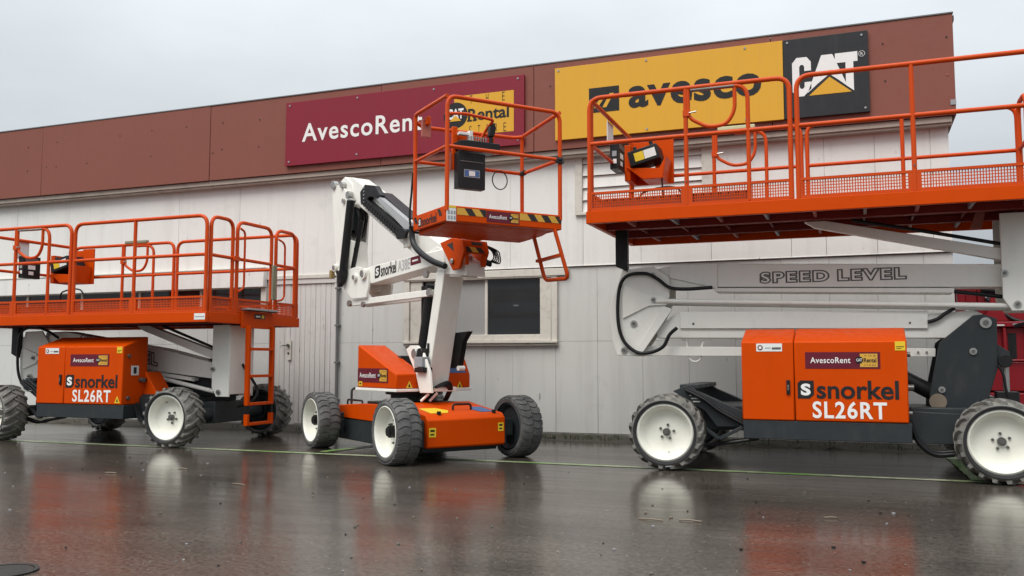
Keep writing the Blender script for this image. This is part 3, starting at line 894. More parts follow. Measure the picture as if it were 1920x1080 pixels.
def platform_lift(loc, label, D, arms, turn):
    root = thing('platform_lift', label, 'platform lift', loc, 'orange and white platform lifts parked along the building')
    # ---- wheels
    for (x, y, fl, tn) in ((-1.43, 0, 0, turn), (1.43, 0, 0, 0), (-1.43, 2.10, 1, turn), (1.43, 2.10, 1, 0)):
        lift_wheel(root, x, y, fl, tn, random.uniform(0, 6))
    # ---- chassis
    m = MB()
    m.box(-1.15, 1.20, .55, 1.60, .36, .60, GREY); m.box(.74, 1.33, .34, .56, .33, .62, GREY)
    m.prism([(0.719, 0.591), (1.171, 0.572), (1.144, 0.304), (0.798, 0.297), (0.722, 0.390)], 'y', .32, .50, GREY)
    m.cyl((-1.43, .16, .36), (-1.43, 1.94, .36), .075, GREY, 20); m.cyl((1.43, .16, .36), (1.43, 1.94, .36), .085, GREY, 20)
    m.box(-1.53, -1.33, .75, 1.35, .26, .50, GREY); m.box(1.32, 1.54, .75, 1.35, .25, .52, GREY)
    for x in (-1.43, 1.43):
        for y in (.20, 1.76): m.cyl((x, y, .36), (x, y + .12, .36), .14, BLACK, 24)
    ch = m.build('chassis', root, .006)
    m = MB(); m.box(-.70, .735, .045, .62, .325, .495, GREY); m.build('skirt', ch, .006)
    # front steering frame with its hoses
    m = MB()
    m.prism([(-1.420, 0.742), (-1.260, 0.807), (-1.166, 0.735), (-0.744, 0.550), (-0.747, 0.407), (-0.991, 0.400), (-1.107, 0.553)], 'y', .38, .50, GREY)
    m.prism([(-1.420, 0.742), (-1.260, 0.807), (-1.166, 0.735), (-0.744, 0.550), (-0.747, 0.407), (-0.991, 0.400), (-1.107, 0.553)], 'y', 1.55, 1.66, GREY)
    p0, p1, p2 = (-1.122, 0.400), (-0.960, 0.291), (-0.736, 0.410)
    m.beam((p0[0], .33, p0[1]), (p1[0], .33, p1[1]), .05, .035, GREY); m.beam((p1[0], .33, p1[1]), (p2[0], .33, p2[1]), .05, .035, GREY)
    q = (-1.297, 0.786); m.box(q[0] - .06, q[0] + .13, .42, 1.6, q[1] - .02, q[1] + .02, GREY)
    m.build('steering_frame', ch, .005)
    m = MB()
    for dy, dz in ((0, 0), (.03, .02), (.06, -.02)):
        pts = [(-1.285, 0.762), (-1.104, 0.671), (-0.952, 0.560), (-0.723, 0.437)]
        m.tube(smooth_path([(p[0], .30 + dy, p[1] + dz) for p in pts]), .014, HOSE, 8); m.cut()
        pts = [(0.731, 0.500), (0.795, 0.322), (0.921, 0.223), (1.084, 0.229)]
        m.tube(smooth_path([(p[0], .24 + dy, p[1] + dz) for p in pts]), .014, HOSE, 8); m.cut()
    for dy in (.35, .42): m.tube(smooth_path([(-1.38, dy, .30), (-1.1, dy + .05, .22), (-.85, dy, .26), (-.6, dy, .30)]), .016, HOSE, 8); m.cut()
    for k in range(3):
        a = (-1.253, 0.704); a = (a[0] + .017 * k, a[1] - .03 * k); m.box(a[0], a[0] + .07, .374, .379, a[1] - .008, a[1] + .004, STK)
    m.cut(); m.build_each('axle_hose', ch)
    m = MB(); m.box(.95, .99, .330, .339, .44, .50, YEL); m.build('sticker', ch)
    # ---- engine cover
    m = MB()
    pr = [(.035, .498), (.035, 1.218), (.40, 1.345), (.45, 1.345), (.45, .498)]
    m.prism(pr, 'x', -.705, -.240, ORANGE); m.prism(pr, 'x', -.234, .715, ORANGE)
    m.prism([(.715, 1.345), (.715, .58), (1.03, .58), (.80, .95)][::-1], 'y', .55, .79, ORANGE) if False else None
    cov = m.build('engine_cover', root, .012)
    if arms == 'low':
        m = MB(); m.prism([(.717, .50), (.717, .90), (.735, .90), (.95, .60), (.95, .50)], 'y', .40, .66, ORANGE); m.build('side_cover', cov, .008)
    o = Vector((0, .035, 0))
    m = MB(); a, c = (-0.138, 0.973); a1, c1 = (0.495, 1.121); rental_decal(m, o + Vector((a, 0, c)), X, Z, a1 - a, c1 - c); m.build('sticker', cov)
    m = MB(); a, c = (-0.210, 0.701); a1, c1 = (0.639, 0.868); maker_logo(m, o + Vector((a, 0, c)), X, Z, a1 - a, c1 - c)
    m.build('emblem', cov); m = MB()
    a, c = (-0.085, 0.526); a1, c1 = (0.538, 0.680); m.text('SL26RT', o, X, Z, a, c, a1 - a, c1 - c, .003, LETW, .022, 1.12)
    m.build('lettering', cov)
    m = MB(); a, c = (-0.568, 1.129); a1, c1 = (-0.338, 1.202); m.rect(o, X, Z, a, a1, c, c1, .003, STK); m.disc(o, X, Z, a + .035, c + .035, .024, .0045, MAROON); m.disc(o, X, Z, a + .035, c + .035, .014, .006, STK)
    m.rect(o, X, Z, a + .08, a + .13, c + .028, c + .036, .0045, STKG); m.rect(o, X, Z, a + .14, a1 - .01, c + .018, c + .038, .0045, LETG)
    a, c = (0.618, 1.134); a1, c1 = (0.702, 1.214); m.rect(o, X, Z, a, a1, c, c1, .003, YEL); m.rect(o, X, Z, a + .01, a1 - .01, c + .03, c + .036, .0045, LETB); m.rect(o, X, Z, a + .01, a + .05, c + .015, c + .02, .0045, LETB)
    m.build('sticker', cov)
    m = MB(); a, c = (-0.291, 0.802); m.box(a - .016, a + .016, .018, .034, c - .065, c + .065, BLACK); m.box(a - .009, a + .009, .012, .018, c - .03, c + .02, PIN); m.build('latch', cov, .003)
    m = MB()
    for z in (1.10, .58): m.cyl((.715, .12, z), (.745, .12, z), .022, PIN, 12)
    m.cyl((.715, .33, .80), (.775, .33, .80), .03, PIN, 12); m.cyl((.715, .39, .80), (.76, .39, .80), .02, BLACK, 12)
    m.build('hinge', cov)
    m = MB(); m.rect((.715, .17, .86), Y, Z, 0, .13, 0, .12, .003, STK); m.rect((.715, .17, .86), Y, Z, .04, .09, .02, .10, .0045, LETB); m.build('switch_sticker', cov)
    if arms == 'low':
        m = MB(); m.plate((.60, .035, .52), X, Z, [(0, 0), (.09, 0), (.045, .09)], .003, YEL); m.plate((.60, .035, .52), X, Z, [(.03, .015), (.06, .015), (.045, .06)], .0045, LETB); m.build('sticker', cov)
    # ---- tower, booms, links
    if arms == 'high':
        tower = [(1.404, 1.474), (1.517, 1.432), (1.509, 0.976), (1.393, 0.605), (0.928, 0.596), (0.933, 0.747), (1.032, 1.217), (1.323, 1.465)]
        m = MB()
        m.prism(tower, 'y', .74, .78, GREY); m.prism(tower, 'y', 1.26, 1.30, GREY)
        a, c = (0.933, 0.747), (1.509, 0.976); m.box(a[0] + .05, c[0] - .08, .78, 1.26, .60, .80, GREY)
        tw = m.build('tower', root, .006)
        m = MB(); pins(m, [(1.423, 1.394)], .74, .050); pins(m, [(1.310, 1.130)], .74, .032); pins(m, [(1.035, 0.773)], .74, .030)
        m.cyl(((0.999, 0.662)[0], .735, (0.999, 0.662)[1]), ((0.999, 0.662)[0], .725, (0.999, 0.662)[1]), .075, DRYG, 24); m.build('pivot_pin', tw)
        # lower boom
        m = MB()
        m.prism([(-1.690, 1.372), (-1.495, 1.527), (-1.338, 1.546), (0.959, 1.492), (1.343, 1.520), (1.500, 1.442), (1.442, 1.314), (1.161, 1.256), (-1.669, 1.281)], 'y', .88, 1.16, WHITE)
        lb = m.build('boom', root, .008)
        m = MB(); m.prism([(-1.422, 1.554), (0.950, 1.518), (0.944, 1.350), (-1.424, 1.380)], 'y', .850, .878, WHITE); m.cyl(((-1.284, 1.428)[0], .85, (-1.284, 1.428)[1]), ((-1.284, 1.428)[0], .84, (-1.284, 1.428)[1]), .012, PIN, 10); m.cyl(((0.788, 1.408)[0], .85, (0.788, 1.408)[1]), ((0.788, 1.408)[0], .84, (0.788, 1.408)[1]), .010, PIN, 10)
        m.build('boom_cover', lb, .005)
        # upper boom
        m = MB()
        m.prism([(-1.717, 2.010), (-1.522, 2.043), (-1.026, 2.052), (1.621, 1.944), (1.613, 1.729), (-1.030, 1.807), (-1.548, 1.799), (-1.719, 1.844)], 'y', .86, 1.14, WHITE)
        ub = m.build('boom', root, .008)
        m = MB(); m.prism([(-1.058, 1.796), (1.178, 1.732), (1.177, 1.686), (-1.058, 1.758)], 'y', .84, 1.16, WHITE); m.build('boom_flange', ub, .003)
        m = MB(); a, c = (-0.606, 1.827); a1, c1 = (0.777, 1.950)
        o2 = Vector((0, .86, 0))
        wd = a1 - a; m.outline('SPEED', o2 + Vector((a, 0, c)), X, Z, wd * .49, c1 - c, .003, LETG, .050, .040, 1.25); m.build('lettering', ub); m = MB(); m.outline('LEVEL', o2 + Vector((a + wd * .54, 0, c)), X, Z, wd * .46, c1 - c, .003, LETG, .050, .040, 1.25)
        m.build('lettering', ub)
        m = MB(); m.prism([(-1.522, 2.043), (-1.026, 2.052), (-1.030, 1.790), (-1.524, 1.918)], 'y', .836, .857, WHITE); m.build('boom_gusset', ub, .004)
        # tie rods
        m = MB(); a, c = (-1.664, 1.672), (1.671, 1.548); m.tube([(a[0], .80, a[1]), (c[0], .80, c[1])], .026, WHITE, 14); m.tube([(a[0], 1.2, a[1]), (c[0], 1.2, c[1])], .026, WHITE, 14); m.build('tie_rod', root)
        m = MB(); m.prism([(-1.912, 1.198), (1.007, 1.161), (1.004, 1.080), (-1.913, 1.095)], 'y', .90, 1.12, WHITE)
        tr = m.build('tie_bar', root, .005)
        m = MB(); pins(m, [(0.853, 1.126), (0.928, 1.126)], .90, .010); m.build('pivot_pin', tr)
        # knuckle
        kn = [(-2.031, 2.016), (-1.693, 2.044), (-1.523, 1.923), (-1.526, 1.719), (-1.573, 1.613), (-1.690, 1.372), (-1.878, 1.090), (-2.100, 1.101), (-2.145, 1.251), (-2.184, 1.597)]
        m = MB(); m.prism(kn, 'y', .82, .845, WHITE); m.prism(kn, 'y', 1.17, 1.195, WHITE)
        m.prism([(-2.166, 1.597), (-2.032, 2.004), (-1.985, 1.985), (-2.095, 1.595), (-2.052, 1.164), (-2.099, 1.136)], 'y', .846, 1.169, WHITE)
        kb = m.build('knuckle', root, .006)
        m = MB(); m.prism([(-2.033, 1.865), (-1.732, 1.742), (-1.560, 1.720), (-1.550, 1.630), (-1.745, 1.622), (-2.025, 1.491)], 'y', .795, .815, WHITE)
        m.prism([(-1.573, 1.613), (-1.619, 1.574), (-1.912, 1.112), (-1.826, 1.112), (-1.494, 1.583)], 'y', .80, .818, WHITE)
        m.build('gusset', kb, .004)
        m = MB(); pins(m, [(-1.686, 1.684)], .795, .030); pins(m, [(-1.909, 1.437)], .82, .036); pins(m, [(-2.017, 1.153)], .82, .034); pins(m, [(-1.694, 1.958)], .82, .026); m.build('pivot_pin', kb)
        m = MB(); pts = [(-1.069, 1.797), (-1.334, 1.788), (-1.514, 1.810), (-1.643, 1.905), (-1.775, 1.966), (-1.973, 1.944), (-2.057, 1.797), (-2.072, 1.480), (-2.016, 1.261), (-1.877, 1.135), (-1.728, 1.129), (-1.590, 1.190), (-1.521, 1.313), (-1.441, 1.386)]
        m.tube(smooth_path([(p[0], .775, p[1]) for p in pts], 8), .019, HOSE, 10)
        m.build('hose', kb)
        m = MB(); pts = [(0.946, 1.411), (1.031, 1.440), (1.097, 1.490), (1.181, 1.539)]; m.tube(smooth_path([(p[0], .84, p[1]) for p in pts]), .018, HOSE)
        pts = [(1.186, 1.701), (1.366, 1.676), (1.609, 1.639)]; m.tube(smooth_path([(p[0], .90, p[1]) for p in pts]), .020, HOSE); m.build('hose', root)
        m = MB(); pts = [(-1.421, 1.262), (-1.376, 1.245), (-1.361, 1.133), (-1.335, 1.056), (-1.280, 1.033), (-1.229, 1.067), (-1.216, 1.188), (-1.188, 1.244), (-1.133, 1.260)]
        m.tube(smooth_path([(p[0], .93, p[1]) for p in pts]), .010, WHITE, 8); m.build('hook', lb)
        # lift cylinder
        m = MB(); a, c = (0.697, 0.922), (0.979, 0.732); m.cyl((a[0] - .5, 1.0, a[1] + .25), (c[0], 1.0, c[1]), .075, BLACK, 24); m.cyl((c[0] - .02, 1.0, c[1]), (c[0] + .1, 1.0, c[1] - .05), .04, STEEL, 16)
        m.build('lift_cylinder', root)
        # oscillation cylinder beside the tower
        m = MB(); a = (1.579, 0.976); m.box(a[0] - .09, a[0] + .09, .70, .90, .56, .76, BLACK); m.cyl((a[0], .8, .75), (a[0], .8, 1.0), .028, STEEL); m.cyl((a[0] - .01, .72, 1.04), (a[0] - .01, .90, 1.04), .06, BLACK)
        m.prism([(1.508, 1.199), (1.611, 1.124), (1.616, 1.045), (1.501, 1.005)], 'y', .76, .84, GREY); m.build('axle_cylinder', root, .004)
        m = MB(); pts = [(1.501, 1.005), (1.542, 0.927), (1.562, 0.779), (1.591, 0.633)]; m.tube(smooth_path([(p[0], .70, p[1]) for p in pts]), .012, HOSE, 8); m.build('axle_hose', root)
        bx0 = 1.575
        sA, sB = (-0.155, 2.413), (1.603, 2.035)
    else:
        tower = [(1.12, .60), (1.55, .60), (1.60, .95), (1.58, 1.36), (1.50, 1.44), (1.36, 1.36), (1.2, 1.0)]
        m = MB(); m.prism([(x - .18, z * .62 + .2) for x, z in tower], 'y', .98, 1.02, GREY); m.prism([(x - .18, z * .62 + .2) for x, z in tower], 'y', 1.40, 1.44, GREY); tw = m.build('tower', root, .006)
        m = MB(); m.prism([(-1.55, .86), (-1.45, .70), (1.30, .86), (1.36, .98), (1.24, 1.06), (-1.50, 1.0)], 'y', 1.06, 1.30, WHITE); lb = m.build('boom', root, .008)
        m = MB()
        m.prism([(-1.50, 1.30), (-1.42, 1.42), (-1.2, 1.45), (0.538, 1.198), (1.516, 0.988), (1.522, 0.798), (0.550, 0.895), (-1.42, 1.17)], 'y', .86, 1.12, WHITE); ub = m.build('boom', root, .008)
        m = MB(); m.prism([(0.388, 0.909), (1.079, 0.822), (1.080, 0.780), (0.390, 0.859)], 'y', .84, 1.14, WHITE); m.build('boom_flange', ub, .003)
        a, c = (0.332, 0.958); a1, c1 = (0.502, 1.191)
        u = Vector((1, 0, -.20)).normalized()
        m = MB(); wl_ = 1.40; p = Vector((a1, .86, c + .0)) - u * wl_
        m.outline('SPEED', p, u, Z, wl_ * .49, .18, .003, LETG, .050, .040, 1.25); m.build('lettering', ub); m = MB(); m.outline('LEVEL', p + u * wl_ * .54, u, Z, wl_ * .46, .18, .003, LETG, .050, .040, 1.25); m.build('lettering', ub)
        m = MB(); a, c = (0.391, 0.845), (1.451, 0.647); m.tube([(a[0] - 1.4, .84, a[1] + .15), (a[0], .84, a[1]), (c[0], .84, c[1])], .028, WHITE, 14); m.build('tie_rod', root)
        kn = [(-1.92, .62), (-1.95, 1.10), (-1.86, 1.45), (-1.55, 1.46), (-1.42, 1.30), (-1.42, 1.08), (-1.58, .58)]
        m = MB(); m.prism(kn, 'y', .82, .845, WHITE); m.prism(kn, 'y', 1.17, 1.195, WHITE); m.box(-1.95, -1.88, .85, 1.165, .70, 1.38, WHITE); kb = m.build('knuckle', root, .006)
        m = MB(); m.prism([(-1.86, 1.22), (-1.62, 1.14), (-1.56, 1.08), (-1.62, 1.00), (-1.86, .92)], 'y', .795, .815, WHITE); m.build('gusset', kb, .004)
        m = MB(); pins(m, [(-1.66, 1.08), (-1.72, .82), (-1.78, .66)], .80, .032); m.build('pivot_pin', kb)
        m = MB(); pts = [(-1.182, 1.355), (-1.407, 1.461), (-1.652, 1.510), (-1.874, 1.452), (-1.934, 1.240), (-1.926, 0.937), (-1.853, 0.748), (-1.724, 0.637)]
        m.tube(smooth_path([(p[0], .775, p[1]) for p in pts], 8), .019, HOSE, 10); m.build('hose', kb)
        m = MB(); m.cyl((-.2, 1.18, .85), (1.0, 1.18, .66), .075, BLACK, 24); m.build('lift_cylinder', root)
        bx0 = 1.485
        sA, sB = (0.182, 1.486), (1.513, 1.098)
    # dark stop bracket hanging under the left end of the deck
    m = MB(); m.prism([(-2.10, D + .04), (-2.10, D - .36), (-1.97, D - .42), (-1.97, D + .04)], 'y', .80, .88, BLACK)
    m.build('stop_bracket', root, .004)
    # diagonal strut and platform column
    m = MB(); m.prism([(sA[0], sA[1] + .02), (sA[0] + .2, sA[1] + .02), (sB[0], sB[1] + .05), (sB[0], sB[1] - .06), (sA[0] + .1, sA[1] - .045)], 'y', .80, .90, WHITE); m.build('strut', root, .005)
    m = MB(); m.tube(smooth_path([(sA[0] + .45, .80, sA[1] + .01), ((sA[0] + sB[0]) / 2 + .2, .80, (sA[1] + sB[1]) / 2 + .06), (sB[0], .80, sB[1] + .09)]), .018, HOSE); m.build('hose', root)
    m = MB()
    zb = D - .915
    br = [(bx0, D - .005), (bx0, zb + .12), (bx0 + .07, zb), (bx0 + .27, zb), (bx0 + .27, D - .005)]
    m.prism(br, 'y', .74, .765, WHITE); m.prism(br, 'y', 1.20, 1.225, WHITE); m.box(bx0 + .24, bx0 + .268, .766, 1.199, zb + .03, D - .01, WHITE)
    m.box(bx0 + .05, bx0 + .20, .77, 1.195, zb + .2, D - .01, WHITE)
    col = m.build('platform_column', root, .006)
    m = MB(); pins(m, [(bx0 + .02, zb + .35), (bx0 + .115, zb + .06)], .74, .032)
    m.build('pivot_pin', col)
    # ---- deck
    m = MB(); x0, x1, y0, y1 = -2.20, 1.97, .02, 1.93
    m.box(x0, x1, y0, y0 + .05, D, D + .125, ORANGE); m.box(x0, x1, y1 - .05, y1, D, D + .125, ORANGE)
    m.box(x0, x0 + .05, y0 + .052, y1 - .052, D, D + .125, ORANGE); m.box(x1 - .05, x1, y0 + .052, y1 - .052, D, D + .125, ORANGE)
    deck = m.build('deck', root, .006)
    m = MB(); m.box(x0 + .052, x1 - .052, y0 + .052, y1 - .052, D + .085, D + .115, UNDER_RED); m.build('floor_plate', deck)
    m = MB()
    for y in (.62, 1.30): m.box(x0 + .052, x1 - .052, y, y + .06, D + .012, D + .083, UNDER_RED)
    m.box(x0 + .3, x1 - .4, .80, .83, D + .03, D + .06, PINKP)
    for k in range(9): 
        xx = x0 + .35 + k * .45; m.box(xx, xx + .03, y0 + .054, .618, D + .03, D + .083, STKG if k % 2 else PINKP); m.box(xx, xx + .03, 1.362, y1 - .054, D + .03, D + .083, STKG if k % 2 else PINKP)
        m.box(xx, xx + .02, .682, 1.298, D + .04, D + .083, UNDER_RED)
    m.prism([(1.42, D + .08), (1.50, D + .08), (1.46, D - .10), (1.36, D - .10)], 'y', 1.02, 1.06, PINKP)
    m.build('deck_beam', deck, .003)
    m = MB(); m.rect((1.80, .02, D + .03), X, Z, 0, .16, 0, .075, .003, STK); m.rect((1.80, .02, D + .03), X, Z, .01, .15, .03, .04, .0045, STKG); m.build('sticker', deck)
    m = MB(); m.box(-2.05, -.62, .10, .12, D + .16, D + .25, PINKP)
    for k in range(18): m.box(-2.02 + k * .08, -1.985 + k * .08, .094, .0995, D + .225, D + .245, BLACK)
    m.build('extension_plate', deck)
    # ---- guardrails
    yn, yf = .05, 1.90
    rail_section(root, 'x', yn, -2.19, -.195, D, (-1.19,))
    rail_section(root, 'x', yn, -.178, 1.955, D, (.83,))
    rail_section(root, 'x', yf, -2.19, -.195, D, (-1.19,))
    rail_section(root, 'x', yf, -.178, 1.955, D, (.83,))
    rail_section(root, 'y', -2.165, .09, 1.86, D, (), rad=.05)
    rail_section(root, 'y', 1.94, .09, .54, D)
    rail_section(root, 'y', 1.94, 1.38, 1.86, D)
    g = rail_section(root, 'y', 1.94, .58, 1.33, D)
    g.name = 'gate'
    m = MB(); m.tube(arc_path([(1.98, .60, D + 1.20), (1.98, .70, D + 1.17), (1.98, .70, D + .45), (1.98, .58, D + .40)], .12), .014, ORANGE_RAIL)
    m.tube(arc_path([(1.98, 1.40, D + 1.16), (1.98, 1.55, D + 1.12), (1.98, 1.55, D + .36), (1.98, 1.38, D + .33)], .14), .014, ORANGE_RAIL); m.build('grab_bar', g)
    m = MB(); m.box(1.972, 2.005, 1.27, 1.35, D + .34, D + .80, OLIVE); m.build('gate_pad', g, .008)
    m = MB(); m.box(1.93, 1.99, .50, .60, D + .78, D + .84, ORANGE_RAIL); m.build('gate_latch', g, .004)
    # folding locking loops on both long sides
    for y, pad, lo in ((yn, PADG, 1), (yf, PADY if arms == 'high' else OLIVE, 0)):
        m = MB()
        pts = [(-1.165, y, D + 1.27), (-1.165, y, D + .99), (-.98, y, D + .88), (-.80, y, D + .89), (-.72, y, D + 1.02), (-.72, y, D + 1.27)]
        m.tube(arc_path(pts, .07), .019, ORANGE_RAIL, 10)
        m.tube(arc_path([(-.95, y, D + 1.262), (-.60, y, D + 1.262), (-.60, y, D + .14)], .14), .021, ORANGE_RAIL, 10)
        lp = m.build('locking_loop', root)
        m = MB(); m.box(-1.14, -.72, y - .03, y + .028, D + 1.30 if not lo else D + 1.246, D + 1.345 if not lo else D + 1.266, pad); m.build('loop_pad', lp, .008)
        m = MB(); m.box(-1.215, -1.145, y - .028, y + .028, D + 1.0, D + 1.06, ORANGE_RAIL); m.cyl((-1.15, y - .03, D + 1.03), (-1.08, y - .04, D + 1.035), .008, STEEL, 8); m.build('loop_bracket', lp)
    # ---- control console
    m = MB()
    m.box(-2.15, -2.06, 1.77, 1.80, D + .70, D + 1.22, ORANGE); m.box(-1.86, -1.64, 1.77, 1.80, D + .70, D + 1.24, ORANGE); m.box(-2.06, -1.86, 1.77, 1.80, D + 1.12, D + 1.22, ORANGE); m.box(-2.06, -1.86, 1.77, 1.80, D + .70, D + .86, ORANGE)
    m.prism([(-2.13, D + .86), (-1.93, D + .70), (-1.70, D + .70), (-1.66, D + .96), (-1.74, D + .82), (-2.05, D + .84)], 'y', 1.42, 1.768, ORANGE)
    m.prism([(-2.15, D + .70), (-2.08, D + .70), (-2.08, D + 1.12), (-2.15, D + 1.12)], 'y', 1.45, 1.768, ORANGE)
    con = m.build('console_shroud', root, .006)
    m = MB(Matrix.Translation((-1.90, 1.55, D + .98)) @ Matrix.Rotation(R(-14), 4, 'Y')); m.box(-.19, .16, -.16, .16, -.09, .09, BLACK)
    m.cyl((-.1, -.1, .09), (-.1, -.1, .14), .02, BLACK); m.cyl((.08, 0, .09), (.08, 0, .21), .022, BLACK)
    con2 = m.build('control_box', con, .010)
    m = MB(Matrix.Translation((-1.90, 1.55, D + .98)) @ Matrix.Rotation(R(-14), 4, 'Y')); m.rect((-.12, -.16, -.05), X, Z, 0, .11, 0, .10, .003, YEL); m.rect((-.12, -.16, -.05), X, Z, .115, .25, .0, .10, .003, STK); m.build('sticker', con)
    m = MB()
    m.tube(smooth_path([(-1.73, 1.50, D + .92), (-1.72, 1.46, D + .75), (-1.70, 1.45, D + .45), (-1.66, 1.40, D + .12)]), .010, HOSE, 8)
    m.tube(smooth_path([(-2.02, 1.55, D + .30), (-1.98, 1.5, D + .52), (-1.85, 1.47, D + .58), (-1.62, 1.47, D + .60), (-1.50, 1.47, D + .52), (-1.44, 1.5, D + .2)]), .012, HOSE, 8)
    m.build('console_cable', con)
    # ---- manual holder on the left end
    m = MB(); m.box(-2.185, -2.09, .93, 1.22, D + .74, D + 1.06, BLACK); m.box(-2.089, -2.085, .96, 1.19, D + .97, D + 1.03, LETG)
    mh = m.build('manual_box', root, .018)
    m = MB(); m.rect((-2.08, 1.16, D + .78), -Y, Z, 0, .11, .10, .17, .003, STKG) if False else None
    m.box(-2.089, -2.085, 1.02, 1.10, D + .79, D + .84, STK); m.box(-2.089, -2.085, 1.01, 1.13, D + .87, D + .93, STK)
    m.box(-2.15, -2.11, .926, .929, D + .80, D + .85, STK); m.box(-2.16, -2.11, .926, .929, D + .88, D + .94, STKG); m.build('sticker', mh)
    m = MB(); m.box(-2.20, -2.195, .86, 1.10, D + 1.02, D + 1.27, STK); m.box(-2.1945, -2.19, .86, 1.10, D + 1.02, D + 1.27, STK); m.build('notice_plate', root)
    # ---- access ladder
    m = MB(); ly0, ly1 = .76, 1.25; lx = 2.02
    m.box(1.972, 1.995, ly0 - .10, ly1 + .06, D - .05, D + .16, ORANGE)
    top = D - .02
    for y in (ly0, ly1):
        m.box(lx - .03, lx + .03, y - .022, y + .022, D - 1.02, top, ORANGE)
        m.box(lx - .03, lx + .03, y - .022, y + .022, D - 1.27, D - 1.13, ORANGE)
    for z in (D - .33, D - .67, D - 1.02): m.box(lx - .045, lx + .045, ly0 + .023, ly1 - .023, z, z + .035, ORANGE)
    m.box(lx - .045, lx + .045, ly0 + .023, ly1 - .023, D - 1.27, D - 1.235, ORANGE)
    ld = m.build('ladder', root, .004)
    m = MB()
    for y in (ly0, ly1): m.box(lx - .02, lx + .02, y - .016, y + .016, D - 1.128, D - 1.022, BLACK)
    m.build('ladder_hinge', ld)
    m = MB(); m.box(1.975, 2.08, ly0 - .08, ly1 + .04, D + .175, D + .20, ALU); m.box(1.975, 2.06, ly0 - .08, ly1 + .04, D + .165, D + .174, BLACK); m.build('step_edge', ld, .004)
    m = MB(); m.rect((1.995, .90, D + .075), Y, Z, 0, .22, 0, .06, .003, LETB); m.rect((1.995, .90, D + .075), Y, Z, .15, .20, .01, .05, .0045, YEL); m.rect((1.995, .90, D + .075), Y, Z, .03, .12, .02, .04, .0045, STK); m.build('sticker', ld)
    m = MB(); m.tube(smooth_path([(1.75, 1.0, D - .5), (1.85, 1.08, D - .7), (1.92, 1.10, D - .85), (1.88, 1.05, D - .98), (1.7, 1.0, D - 1.05)]), .018, HOSE); m.build('hose', root)
    return root

platform_lift((-.31, 8.55, 0), 'orange and white platform lift with its deck raised high, parked at the right', 2.415, 'high', 0.0)
platform_lift((-9.17, 8.55, 0), 'orange and white platform lift lowered almost to its engine cover, parked at the left', 1.50, 'low', R(-12))

# ================================================================== boom lift
CB = Vector((-4.783, 9.264, 0))
K0 = Vector((-3.555, 7.502, 0))
M_CH = Matrix.Rotation(R(54), 4, 'Z')
M_TU = Matrix.Rotation(R(60), 4, 'Z')
M_K = Matrix.Translation(K0 - CB) @ Matrix.Rotation(R(50), 4, 'Z')
bl = thing('boom_lift', 'orange and white articulated boom lift with a raised empty basket on a folded white boom', 'boom lift', CB)

# wheels
r = MB()
r.lathe([(.262, .03), (.258, .004), (.250, .0), (.244, .006), (.240, .05), (.232, .10), (.222, .125), (.150, .130), (.0, .130)], RIMW)
r.lathe([(.262, .23), (.24, .25), (.20, .20), (.0, .19)], GREY)
r.cyl((0, .13, 0), (0, .05, 0), .062, BLACK, 24); r.cyl((0, .052, 0), (0, .03, 0), .045, BLACK, 20)
for i in range(6):
    a = i * math.pi / 3 + .3; p = (.115 * math.cos(a), .132, .115 * math.sin(a)); r.cyl(p, (p[0], .10, p[2]), .014, PIN, 6); r.cyl((p[0], .10, p[2]), (p[0], .085, p[2]), .007, PIN, 6)
t = MB()
t.lathe([(.258, .006), (.275, -.004), (.295, -.002), (.312, .012), (.322, .03), (.324, .13), (.322, .23), (.312, .25), (.295, .262), (.258, .254)], RUBS, 64)
n = 26
for side in (0, 1):
    for i in range(n):
        a0 = 2 * math.pi * (i + .5 * side) / n; rows = []
        for k in range(5):
            u = k / 4; yy = (.002 + u * .122) if side == 0 else (.258 - u * .122)
            ang = a0 + .07 * math.sin(u * 3.1) + .05 * u
            r1 = .318 if k == 0 else .333
            rows.append((yy, ang, r1))
        vs = []; fs = []
        hw = .098
        for (yy, an, r1) in rows:
            for (rr, da) in ((.308, -hw), (r1, -hw * .94), (r1, 0), (r1, hw * .94), (.308, hw)): vs.append((rr * math.cos(an + da), yy, rr * math.sin(an + da)))
        for k in range(4):
            for j in range(4): fs.append((k * 5 + j, k * 5 + j + 1, k * 5 + 6 + j, k * 5 + 5 + j))
        fs += [(0, 1, 2, 3, 4), (20, 21, 22, 23, 24)]
        t.add(vs, fs, RUBS)
first = None
for (sx, sy) in ((-1, -1), (-1, 1), (1, -1), (1, 1)):
    if first is None:
        w_ = r.build('wheel'); ty = t.build('tyre', w_); first = (w_, ty)
    else:
        w_ = first[0].copy(); ty = first[1].copy(); COL.objects.link(w_); COL.objects.link(ty)
    w_.parent = bl; ty.parent = w_
    w_.location = M_CH @ Vector((sx * .855, sy * 1.05, .333))
    w_.rotation_euler = (0, random.uniform(0, 6), R(54 - 90) + (math.pi if sx > 0 else 0))

